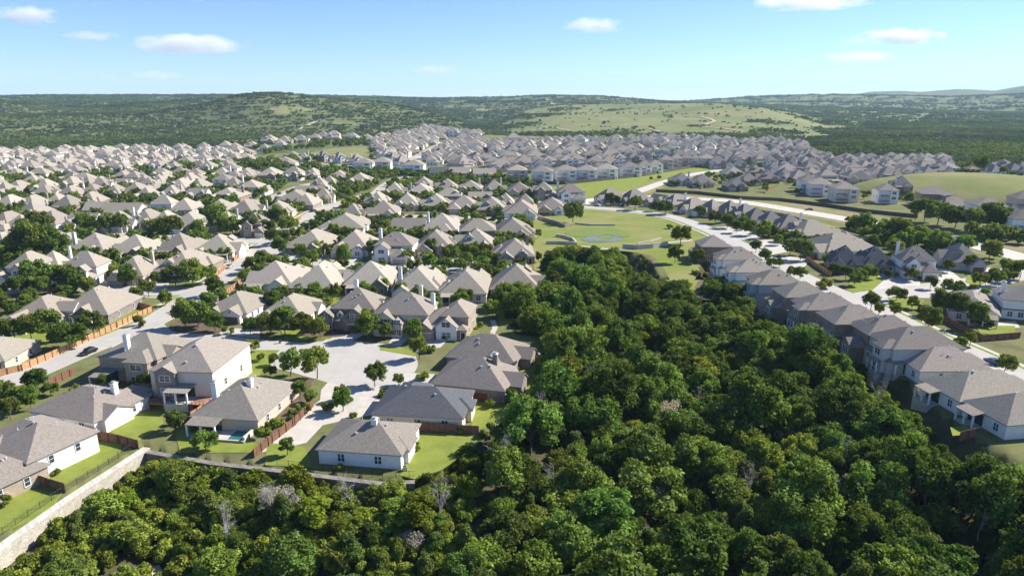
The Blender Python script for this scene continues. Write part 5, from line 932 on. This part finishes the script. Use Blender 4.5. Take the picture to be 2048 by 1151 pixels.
def wall(label, px, h0, h1, m, th=.5, name='retaining_wall', group='masonry walls', cap='path'):
    P_ = [Vector((p[0], p[1], 0)) for p in px] if isinstance(px, list) else atl(pp(px)); root = empty(name, P_[0]); tag(root, label, 'wall', group); inv = -P_[0]; mb = MB(); cb = MB()
    L, Rr = strip_pts(P_, th); L2, R2 = strip_pts(P_, th+.12)
    def ring(A, B, z0, z1, mb_, m_):
        for k in range(len(A)-1):
            a0, a1, b0, b1 = A[k]+inv, A[k+1]+inv, B[k]+inv, B[k+1]+inv
            mb_.poly([(b0.x, b0.y, z1), (b1.x, b1.y, z1), (a1.x, a1.y, z1), (a0.x, a0.y, z1)], m_); mb_.poly([(b0.x, b0.y, z0), (b1.x, b1.y, z0), (b1.x, b1.y, z1), (b0.x, b0.y, z1)], m_); mb_.poly([(a1.x, a1.y, z0), (a0.x, a0.y, z0), (a0.x, a0.y, z1), (a1.x, a1.y, z1)], m_)
        for k in (0, len(A)-1): mb_.poly([((A[k]+inv).x, (A[k]+inv).y, z0), ((B[k]+inv).x, (B[k]+inv).y, z0), ((B[k]+inv).x, (B[k]+inv).y, z1), ((A[k]+inv).x, (A[k]+inv).y, z1)], m_)
    ring(L, Rr, h0, h1, mb, m); mb.build('masonry', root)
    if cap: ring(L2, R2, h1+.002, h1+.14, cb, cap); cb.build('coping', root)
    return root
def railing(label, px, h=1.3):
    P_ = atl(pp(px)) if isinstance(px, str) else [Vector((p[0], p[1], 0)) for p in px]; root = empty('iron_fence', P_[0]); tag(root, label, 'fence', 'iron fences'); inv = -P_[0]; mb = MB()
    for a_, b_ in zip(P_[:-1], P_[1:]):
        L = (b_-a_).length; n = int(L/.28)
        for zz in (.25, h-.1): mb.tube(a_+inv+Vector((0, 0, zz)), b_+inv+Vector((0, 0, zz)), .025, .025, 'iron', 4)
        for k in range(n): v = a_.lerp(b_, k/n)+inv; mb.tube((v.x, v.y, -.1), (v.x, v.y, h), .014, .014, 'iron', 3)
        for k in range(int(L/2.4)+1): v = a_.lerp(b_, min(1, k*2.4/L))+inv; mb.tube((v.x, v.y, -.2), (v.x, v.y, h+.08), .045, .045, 'iron', 4)
    mb.build('rail', root)
wall('long pale limestone retaining wall below the two left lawns', offs(RW1, -.75), -7, .4, 'lime', 1.5, cap='lime'); wall('shaded dark stone retaining wall under the nearest white house', offs(RW2, -.55), -7, .15, 'rubble', 1.1, cap='rubble')
railing('black iron fence above the long pale limestone wall', offs(RW1, 2.2)); railing('black iron fence above the shaded stone wall by the nearest white house', offs(RW2[2:], 1.6))
fence('long sunlit cedar fence beside the left main road', '-30,760 45,742 140,700 235,655 306,622'); fence('short cedar fence return at the top end of the long sunlit fence', '306,622 285,616 262,612')
fence('cedar fence left of the main road by the clustered corner trees', '418,562 440,548 464,528'); fence('cedar fence beside the white gabled house and street', '468,522 482,512 496,503'); fence('short orange cedar fence high on the main road', '582,452 603,438', m='fence')
fence('cedar fence with visible posts right of the main road', '452,590 476,572 500,554', m='fence'); fence('weathered fence along the lower driveway and hedge', '508,915 545,885 590,850 628,812', m='fence_old'); fence('brown fence behind the brick patio house lawn', '940,800 990,803 1045,808', m='fence_old'); fence('dark fence behind the nearest white house lawn', '833,860 890,864 958,868', m='fence_old')
fence('brown fence between the deck house and bay window house', '296,812 340,816 388,824', m='fence_old'); fence('curving brown fence below the bay window house', '165,868 200,878 240,886 278,897', m='fence_old'); fence('brown fence at the head of the lowest left lawn', '10,950 60,962 100,975 132,985', m='fence_old'); fence('short reddish fence beside the pool house', '365,850 395,832 425,810', m='fence')
fence('reddish fence behind the tan pavilion house', '98,775 125,760 150,748', m='fence_old'); fence('orange fence around the corner garden at the right-hand street', '1612,520 1640,540 1662,553', m='fence'); fence('orange return fence beside the corner garden', '1612,520 1635,514 1648,512', m='fence'); fence('long red-brown fence by the three dark round trees', '1836,618 1880,638 1925,662 1965,682 2040,676', m='fence_old'); fence('small brown fence below the long white house', '1918,880 1950,872', m='fence_old')
fence('dark fence line above the arterial road', '1312,384 1395,388 1480,398 1560,402 1650,413 1730,425 1835,436', 2.2, m='fence_dark', post='fence_dark'); fence('cedar fence between the two cream houses near the arterial', '1402,378 1415,372 1430,366', m='fence'); fence('cedar fence right of the brick house with lawn view', '1530,386 1545,378 1555,372', m='fence')
wall('pale block wall following the lower side of the arterial road', '1368,404 1440,414 1500,422 1580,436 1640,455 1700,474 1740,486', -.2, 2.0, 'wall_stone', .3); wall('long grey wall below the white two-storey houses', '856,353 920,360 980,363 1060,368 1130,369 1200,362 1290,352 1380,336 1425,333', -.3, 2.6, 'fence_dark', .4, cap=None)
wall('stone wall around the white house beside the pond field', '1076,436 1095,443 1130,455 1146,452', -.2, 1.8, 'wall_stone', .3); wall('curved dark stone weir at the pond', '1112,473 1128,475 1145,480 1153,490', -.2, 1.3, 'lime', .6); wall('pale concrete dam wall left of the pond outlet', '1092,488 1120,488 1150,490', -.3, 1.5, 'concrete', .5)
wall('long pale concrete dam wall tapering across the grass', '1245,496 1275,498 1305,496 1335,491', -.3, 2.0, 'concrete', .5); wall('low stone wall edging the bank above the dam', '1275,489 1300,484 1322,478', -.1, .7, 'lime', .5); wall('dark low wall across the top of the pond basin', '1150,448 1180,451 1230,451', -.1, .8, 'lime', .4)
for lab, px in (('white-edged garden wall around the small square lawn', '1042,704 1076,706 1098,740'), ('grey kerb wall between wood and bright lawn behind the charcoal roof', '1045,832 1010,845 985,858')): wall(lab, px, -.4, .35, 'lime', .4)
for k in range(26):
    x0 = rs.uniform(60, 1000); y0 = rs.uniform(380, 500); p = at(x0, y0)
    if free_spot(p.x, p.y, -1, 1): fence(f'short cedar garden fence among the left streets, {ordw(k)} by distance order', f'{x0},{y0} {x0+rs.uniform(2,6)},{y0+rs.uniform(4,9)}', m=rs.choice(['fence', 'fence_old']))

# ---------------------------------------------------------------- cars
CP = {}
for k, c in dict(navy=(.02, .03, .07), white=(.75, .75, .74), red=(.18, .02, .03), black=(.015, .015, .018), silver=(.45, .46, .48), blue=(.03, .07, .2)).items(): CP[k] = mat('car_paint_'+k, c, .25, var=.03, spec=.6); M['car_'+k] = CP[k]
M['tyre'] = mat('tyre', (.02, .02, .02), .9, var=.1); M['lamp'] = mat('lamp_lens', (.7, .7, .68), .2, var=.02)
def car_parts(col, pickup=False):
    out = []; mb = MB(); L, Wd = 4.7, 1.8
    prof = [(-2.35, .35), (-2.3, .85), (-1.3, .95), (2.2, .98), (2.35, .8), (2.35, .35)]
    for y, f in ((-Wd/2, 0), (Wd/2, 1)): mb.poly([(x, y, z) for x, z in prof], 'car_'+col, flip=not f)
    for k in range(len(prof)): a_, b_ = prof[k], prof[(k+1) % len(prof)]; mb.poly([(a_[0], -Wd/2, a_[1]), (a_[0], Wd/2, a_[1]), (b_[0], Wd/2, b_[1]), (b_[0], -Wd/2, b_[1])], 'car_'+col)
    out.append(('body', mb, None)); mb = MB(); x0, x1 = (-1.2, .6) if pickup else (-1.2, 1.9); cab = [(x0, .95), (x0+.6, 1.52), (x1-.5, 1.52), (x1, .97)]
    for y, f in ((-.78, 0), (.78, 1)): mb.poly([(x, y, z) for x, z in cab], 'glass', flip=not f)
    for k in range(3): a_, b_ = cab[k], cab[k+1]; mb.poly([(a_[0], -.78, a_[1]), (a_[0], .78, a_[1]), (b_[0], .78, b_[1]), (b_[0], -.78, b_[1])], 'car_'+col if k == 1 else 'glass')
    mb.box(x0+.6, x1-.5, -.74, .74, 1.52, 1.57, 'car_'+col); out.append(('cabin', mb, None))
    for x in (-1.45, 1.45):
        for y in (-.82, .82): mb = MB(); mb.tube((x, y-.11, .34), (x, y+.11, .34), .34, .34, 'tyre', 12); out.append(('wheel', mb, None))
    for y in (-.62, .62): mb = MB(); mb.box(-2.38, -2.3, y-.18, y+.18, .6, .76, 'lamp'); out.append(('headlight', mb, None))
    return out
for px_, py_, col, rot, lab, pk in ((1618, 421, 'navy', -18, 'dark blue car driving alone on the arterial road', 0), (1010, 443, 'white', 5, 'white car parked beside the cream house near the pond field', 0), (1196, 412, 'white', -60, 'white car on the driveway left of the curving upper street', 0), (1246, 413, 'black', -60, 'black car on a driveway facing the pond field', 0), (1975, 552, 'red', -28, 'dark red pickup on the driveway at the junction', 1), (1996, 548, 'black', -28, 'black car parked beside the dark red pickup', 0), (1986, 728, 'blue', -80, 'dark blue car parked behind the brick-trimmed white house', 0), (1672, 598, 'silver', -80, 'silver car parked along the right-hand street', 0), (626, 424, 'black', 60, 'black car at the top of the left main road', 0), (60, 468, 'black', 10, 'black car on the driveway by the far left oaks', 0), (262, 470, 'black', 10, 'black car parked below the brick garage gable', 0), (750, 428, 'silver', 5, 'silver car parked near the grey-roofed white house', 0), (1012, 512, 'blue', 80, 'blue car on the driveway of the dark corner house', 0), (866, 300, 'black', 50, 'black car at the top of the uphill road', 0), (841, 311, 'white', 50, 'white car parked on the uphill road', 0), (300, 561, 'white', 20, 'white car on the brick house driveway by the intersection', 0), (1240, 412, 'silver', -60, 'silver car next to the black one facing the pond field', 0)):
    p = at(px_, py_); root = empty('car', (p.x, p.y, .12), R(rot)); tag(root, lab, 'car', 'parked and driving cars')
    for n_, mb, _ in car_parts(col, pk): mb.build(n_, root)

rc = random.Random(9); nC = 0; CARP = {c_: [(n_, mb.mesh(n_)) for n_, mb, _ in car_parts(c_)] for c_ in ('white', 'silver', 'black', 'blue', 'red')}; CS = []
for Q_, hw in ROADS[:12]:
    for _ in range(4):
        k = rc.randrange(len(Q_)-1); a_, b_ = Vector(Q_[k]), Vector(Q_[k+1]); d_ = (b_-a_).normalized(); v = a_.lerp(b_, rc.random())+Vector((-d_.y, d_.x))*(hw-4.5-1.3)*rc.choice([-1, 1])
        if v.y > 520 or v.y < 120 or any((v-q).length < 14 for q in CS): continue
        CS.append(v); col = rc.choice(list(CARP)); root = empty('car', (v.x, v.y, .13), math.atan2(d_.y, d_.x)); f, sd_ = yard_label(v.x, v.y, '')
        lab = f"{col} car at the kerb {sd_} the {ordw(f[4])} house {f[3]}" if f[3] in [q for q in {g_[3] for g_ in FOOT} if any(h_[3] == q and h_[4] > 0 for h_ in FOOT)] else f"{col} car at the kerb {sd_} the {f[3]}"
        tag(root, ' '.join(lab.split()[:16]), 'car', 'parked and driving cars')
        for n_, me_ in CARP[col]: o = bpy.data.objects.new(n_, me_); COL.objects.link(o); o.parent = root
# ---------------------------------------------------------------- gazebo, hill tree, pool, mast, small things
def raise_z(px, py):
    q = ray_ground(px, py); return Vector((q.x, q.y, hz(q.x, q.y)))
p = at(1942, 347, 12); p.z = hz(p.x, p.y); root = empty('gazebo', p); tag(root, 'open wooden gazebo beside the lone tree on the park hill', 'gazebo')
mb = MB(); hip(mb, -4, 4, -4, 4, 3.2, .5, .5, 'roof_brown'); mb.build('roof', root)
for a_ in (-3.6, 3.6):
    for b_ in (-3.6, 3.6): mb = MB(); mb.box(a_-.2, a_+.2, b_-.2, b_+.2, -1, 3.1, 'wood'); mb.build('post', root)
mb = MB(); mb.box(-4.3, 4.3, -4.3, 4.3, -1, .15, 'concrete'); mb.build('floor_slab', root)
mb = MB(); mb.box(-1.5, 1.5, -.6, .6, .15, .85, 'wood'); mb.build('table', root)
p = at(1956, 346, 12); p.z = hz(p.x, p.y); tree('lone_tree', 'yard', p.x+3, p.y+4, p.z-.2, 2.0, 'tall dark lone tree on top of the park hill', 'hilltop trees', sz=2.3)
p = at(2006, 352, 10); tree('hill_shrub', 'yard', p.x, p.y, hz(p.x, p.y), 1.1, 'grey-green small tree on the right slope of the park hill', 'hilltop trees')
strip('path', [Vector((q.x, q.y, 0)) for q in smooth([at(*q, 11) for q in pp('1958,350 1985,352 2030,352')], 8)], 4, .25, 'path', drape=True)
# pool
a_ = at(470, 872); root = empty('swimming_pool', a_, R(-8)); tag(root, 'small walled swimming pool with teal water beside the low tan house', 'pool')
mb = MB(); mb.box(-3.2, 3.4, -2.6, 3, -1.6, .32, 'concrete', skip='t'); mb.box(-3.2, 3.4, -2.6, -2.2, .3, .5, 'path'); mb.box(3.0, 3.4, -2.19, 3, .3, 1.2, 'wall_cream'); mb.box(-3.2, -.6, -2.19, 3, .3, .45, 'path'); mb.build('surround', root)
mb = MB(); mb.box(-.59, 2.99, -2.19, 3, .2, .36, 'pool'); mb.build('water', root)
def furn(px_, py_, lab, rot=0):
    p_ = at(px_, py_); r_ = empty('garden_table', (p_.x, p_.y, .1), R(rot)); tag(r_, lab, 'table', 'outdoor furniture'); b1 = MB(); b1.tube((0, 0, .7), (0, 0, .76), .7, .7, 'trimw', 12); b1.build('table_top', r_)
    for s in (-1, 1): b1 = MB(); b1.box(s*.3-.04, s*.3+.04, -.3, .3, 0, .7, 'iron'); b1.build('leg', r_)
    for k, (x, y) in enumerate(((1.2, 0), (-1.2, 0), (0, 1.2))):
        c0 = empty('garden_chair', (p_.x+x, p_.y+y, .1), R(rot+90*k)); tag(c0, f'{ordw(k)} dark patio chair at the {lab}', 'chair', 'patio chairs'); b1 = MB(); b1.box(-.28, .28, -.28, .28, .38, .46, 'dark'); b1.build('seat', c0); b1 = MB(); b1.box(-.28, .28, .22, .28, .46, .95, 'dark'); b1.build('backrest', c0)
        for x1 in (-.25, .25):
            for y1 in (-.25, .25): b1 = MB(); b1.box(x1-.03, x1+.03, y1-.03, y1+.03, 0, .38, 'dark'); b1.build('leg', c0)
furn(1018, 778, 'white table on the brick house patio'); furn(1030, 735, 'white table by the square lawn patio'); furn(1968, 650, 'white table on the stone patio behind dark trees'); furn(60, 715, 'white table near the long cedar fence')
# playsets
for px_, py_, lab in ((612, 588, 'orange wooden playset behind the brown brick house'), (1160, 700, 'none')):
    if lab == 'none': continue
    p = at(px_, py_); root = empty('playset', p, .4); tag(root, lab, 'playset')
    for x in (-.8, .8):
        for y in (-.8, .8): mb = MB(); mb.box(x-.07, x+.07, y-.07, y+.07, 0, 2.6, 'fence'); mb.build('post', root)
    mb = MB(); hip(mb, -.9, .9, -.9, .9, 2.6, .8, .2, 'fence'); mb.build('roof', root); mb = MB(); mb.box(-.8, .8, -.8, .8, 1.1, 1.2, 'wood'); mb.build('platform', root); mb = MB(); mb.poly([(.9, -.3, 1.2), (2.8, -.3, .1), (2.8, .3, .1), (.9, .3, 1.2)], 'trimw'); mb.poly([(.9, -.3, 1.1), (.9, .3, 1.1), (2.8, .3, .0), (2.8, -.3, .0)], 'trimw'); mb.build('slide', root)
# air conditioners beside the nearer houses
for k, (px_, py_, lab) in enumerate(((574, 806, 'grey air conditioner beside the low tan house'), (528, 846, 'second grey air conditioner beside the low tan house'), (810, 940, 'grey air conditioner near the nearest white house'))):
    p = at(px_, py_); root = empty('air_conditioner', p, .2); tag(root, lab, 'air conditioner', 'air conditioners'); mb = MB(); mb.box(-.4, .4, -.4, .4, .05, .85, 'metal'); mb.build('casing', root); mb = MB(); mb.tube((0, 0, .85), (0, 0, .9), .32, .32, 'iron', 12); mb.build('fan_grille', root)
# street signs, hydrants, mailboxes, radio mast
def sign(px_, py_, lab, col='trimw', h=2.6):
    p_ = at(px_, py_); r_ = empty('street_sign', p_, .6); tag(r_, lab, 'sign', 'street signs'); b1 = MB(); b1.tube((0, 0, 0), (0, 0, h), .04, .04, 'metal', 6); b1.build('pole', r_); b1 = MB(); b1.box(-.45, .45, -.02, .02, h-.25, h, col); b1.build('panel', r_)
M['sign_green'] = mat('sign_green', (.02, .2, .12), .4, var=.02)
sign(332, 583, 'small green street sign at the left intersection', 'sign_green'); sign(513, 481, 'small green street sign at the upper left intersection', 'sign_green'); sign(337, 640, 'small green street sign at the lower corner island', 'sign_green'); sign(1745, 600, 'white street sign at the right-hand junction'); sign(1888, 675, 'white street sign along the right-hand street')
for px_, py_, lab in ((560, 686, 'dark green bin beside the cul-de-sac kerb'), (1840, 560, 'dark bin at the junction driveway')):
    p = at(px_, py_); root = empty('wheeled_bin', p, .3); tag(root, lab, 'bin', 'wheeled bins'); mb = MB(); mb.box(-.3, .3, -.3, .3, .08, 1.0, 'sign_green'); mb.build('body', root); mb = MB(); mb.box(-.33, .33, -.35, .33, 1.0, 1.08, 'dark'); mb.build('lid', root)
    for x in (-.25, .25): mb = MB(); mb.tube((x-.04, .28, .12), (x+.04, .28, .12), .12, .12, 'tyre', 8); mb.build('wheel', root)
q = ray_ground(1703, 200)
if q:
    root = empty('radio_mast', (q.x, q.y, hz(q.x, q.y))); tag(root, 'thin radio mast on the farthest ridge skyline', 'mast'); mb = MB(); mb.tube((0, 0, 0), (0, 0, 110), 1.0, .6, 'metal', 4); mb.build('pole', root)
p = at(1687, 742, -3); root = empty('trampoline', (p.x, p.y, hz(p.x, p.y)+.05)); tag(root, 'round blue-rimmed trampoline under trees behind the grey brick houses', 'trampoline')
mb = MB(); mb.tube((0, 0, .8), (0, 0, .86), 1.9, 1.9, 'dark', 20); mb.build('mat', root); M['rim'] = mat('blue_pad', (.08, .2, .4), .6, var=.05); mb = MB()
for k in range(20): a0, a1 = k*math.pi/10, (k+1)*math.pi/10; mb.tube((2*math.cos(a0), 2*math.sin(a0), .88), (2*math.cos(a1), 2*math.sin(a1), .88), .12, .12, 'rim', 6)
mb.build('rim', root)
for k in range(4): mb = MB(); a0 = k*math.pi/2; mb.tube((1.9*math.cos(a0), 1.9*math.sin(a0), 0), (1.9*math.cos(a0), 1.9*math.sin(a0), .85), .05, .05, 'iron', 6); mb.build('leg', root)

# ---------------------------------------------------------------- clouds
def cloudmat(seed, dens):
    m = bpy.data.materials.new('cloud'); m.use_nodes = True; t = m.node_tree; t.nodes.clear(); o = t.nodes.new('ShaderNodeOutputMaterial'); v = t.nodes.new('ShaderNodeVolumePrincipled'); v.inputs['Color'].default_value = (1, 1, 1, 1); v.inputs['Anisotropy'].default_value = .15
    tc = t.nodes.new('ShaderNodeTexCoord'); ln = t.nodes.new('ShaderNodeVectorMath'); ln.operation = 'LENGTH'; mp = t.nodes.new('ShaderNodeMapping'); mp.inputs['Location'].default_value = (seed*3.1, seed*1.7, 0); mp.inputs['Scale'].default_value = (2.2, 1.2, .9)
    n = t.nodes.new('ShaderNodeTexNoise'); n.inputs['Scale'].default_value = 1.3; n.inputs['Detail'].default_value = 5; n.inputs['Roughness'].default_value = .6
    t.links.new(tc.outputs['Object'], ln.inputs[0]); t.links.new(tc.outputs['Object'], mp.inputs[0]); t.links.new(mp.outputs[0], n.inputs['Vector'])
    a_ = t.nodes.new('ShaderNodeMath'); a_.operation = 'MULTIPLY_ADD'; t.links.new(n.outputs[0], a_.inputs[0]); a_.inputs[1].default_value = 2.4; a_.inputs[2].default_value = -.62
    s_ = t.nodes.new('ShaderNodeMath'); s_.operation = 'SUBTRACT'; t.links.new(a_.outputs[0], s_.inputs[0]); t.links.new(ln.outputs['Value'], s_.inputs[1])
    r = t.nodes.new('ShaderNodeMapRange'); r.inputs[1].default_value = -.35; r.inputs[2].default_value = .25; r.inputs[3].default_value = 0; r.inputs[4].default_value = dens; t.links.new(s_.outputs[0], r.inputs[0]); t.links.new(r.outputs[0], v.inputs['Density']); t.links.new(v.outputs[0], o.inputs['Volume'])
    return m
CL = [(52, 31, 110, 30, 1, 'long white cloud at the top left edge'), (180, 72, 96, 16, 1, 'thin flat white cloud below the top left one'), (375, 89, 200, 32, 1, 'largest white cloud left of the sky centre'), (310, 151, 90, 17, 1, 'small oval cloud low over the left hills'), (218, 154, 44, 12, .8, 'tiny oval cloud beside the low oval one'), (872, 141, 84, 17, 1, 'small white cloud over the sky centre'), (1185, 52, 110, 26, .8, 'slanting wispy cloud right of the sky centre'), (1620, 6, 200, 22, .9, 'broad cloud cut by the top of the frame'),
      (1800, 74, 150, 26, 1.1, 'wide white cloud in the upper right sky'), (1706, 84, 50, 13, 1, 'small cloud left of the wide upper right one'), (1718, 115, 124, 22, 1.0, 'white cloud below the wide upper right one'), (1527, 133, 40, 10, .6, 'faint small cloud right of centre'), (1612, 121, 50, 9, .5, 'faint streak of cloud beside the lower right one'), (1968, 58, 40, 9, .5, 'faint wisp at the far right'), (1072, 182, 60, 18, .35, 'very faint cloud rising over the grass hill'), (395, 1, 34, 8, .6, 'tiny cloud at the top edge')]
for k, (px_, py_, wp, hp, dn, lab) in enumerate(CL):
    D = {3: 12500, 4: 12500, 10: 12800, 9: 17500, 11: 14000, 12: 14500}.get(k, 16000); a_ = (px_-CX)/F; b_ = (CY-py_)/F; d = Vector((a_, math.cos(PITCH)+b_*math.sin(PITCH), -math.sin(PITCH)+b_*math.cos(PITCH))); p = Vector((0, 0, H))+d*D; sx_, sz_ = wp/F*D*.62, hp/F*D*.66
    import bmesh
    bm = bmesh.new(); bmesh.ops.create_icosphere(bm, subdivisions=3, radius=1.0); me_ = bpy.data.meshes.new('cloud'); bm.to_mesh(me_); bm.free(); me_.materials.append(cloudmat(k, .0030*dn*min(1, (wp*hp/3200)**.5)))
    o = bpy.data.objects.new('cloud', me_); COL.objects.link(o); o.location = p; o.scale = (sx_, sx_*.6, sz_); tag(o, lab, 'cloud', 'clouds')

# ---------------------------------------------------------------- haze
if HAZE:
    mb = MB(); mb.box(-15500, 15500, -15500, 15500, -60, 420, 'trim'); m = bpy.data.materials.new('haze'); m.use_nodes = True; t = m.node_tree; t.nodes.clear(); o_ = t.nodes.new('ShaderNodeOutputMaterial'); v = t.nodes.new('ShaderNodeVolumePrincipled')
    v.inputs['Color'].default_value = (.56, .78, 1, 1); v.inputs['Density'].default_value = HAZE; v.inputs['Anisotropy'].default_value = 0; t.links.new(v.outputs[0], o_.inputs['Volume']); mb.mats = [m]; hb = mb.build('haze'); tag(hb, kind='stuff')
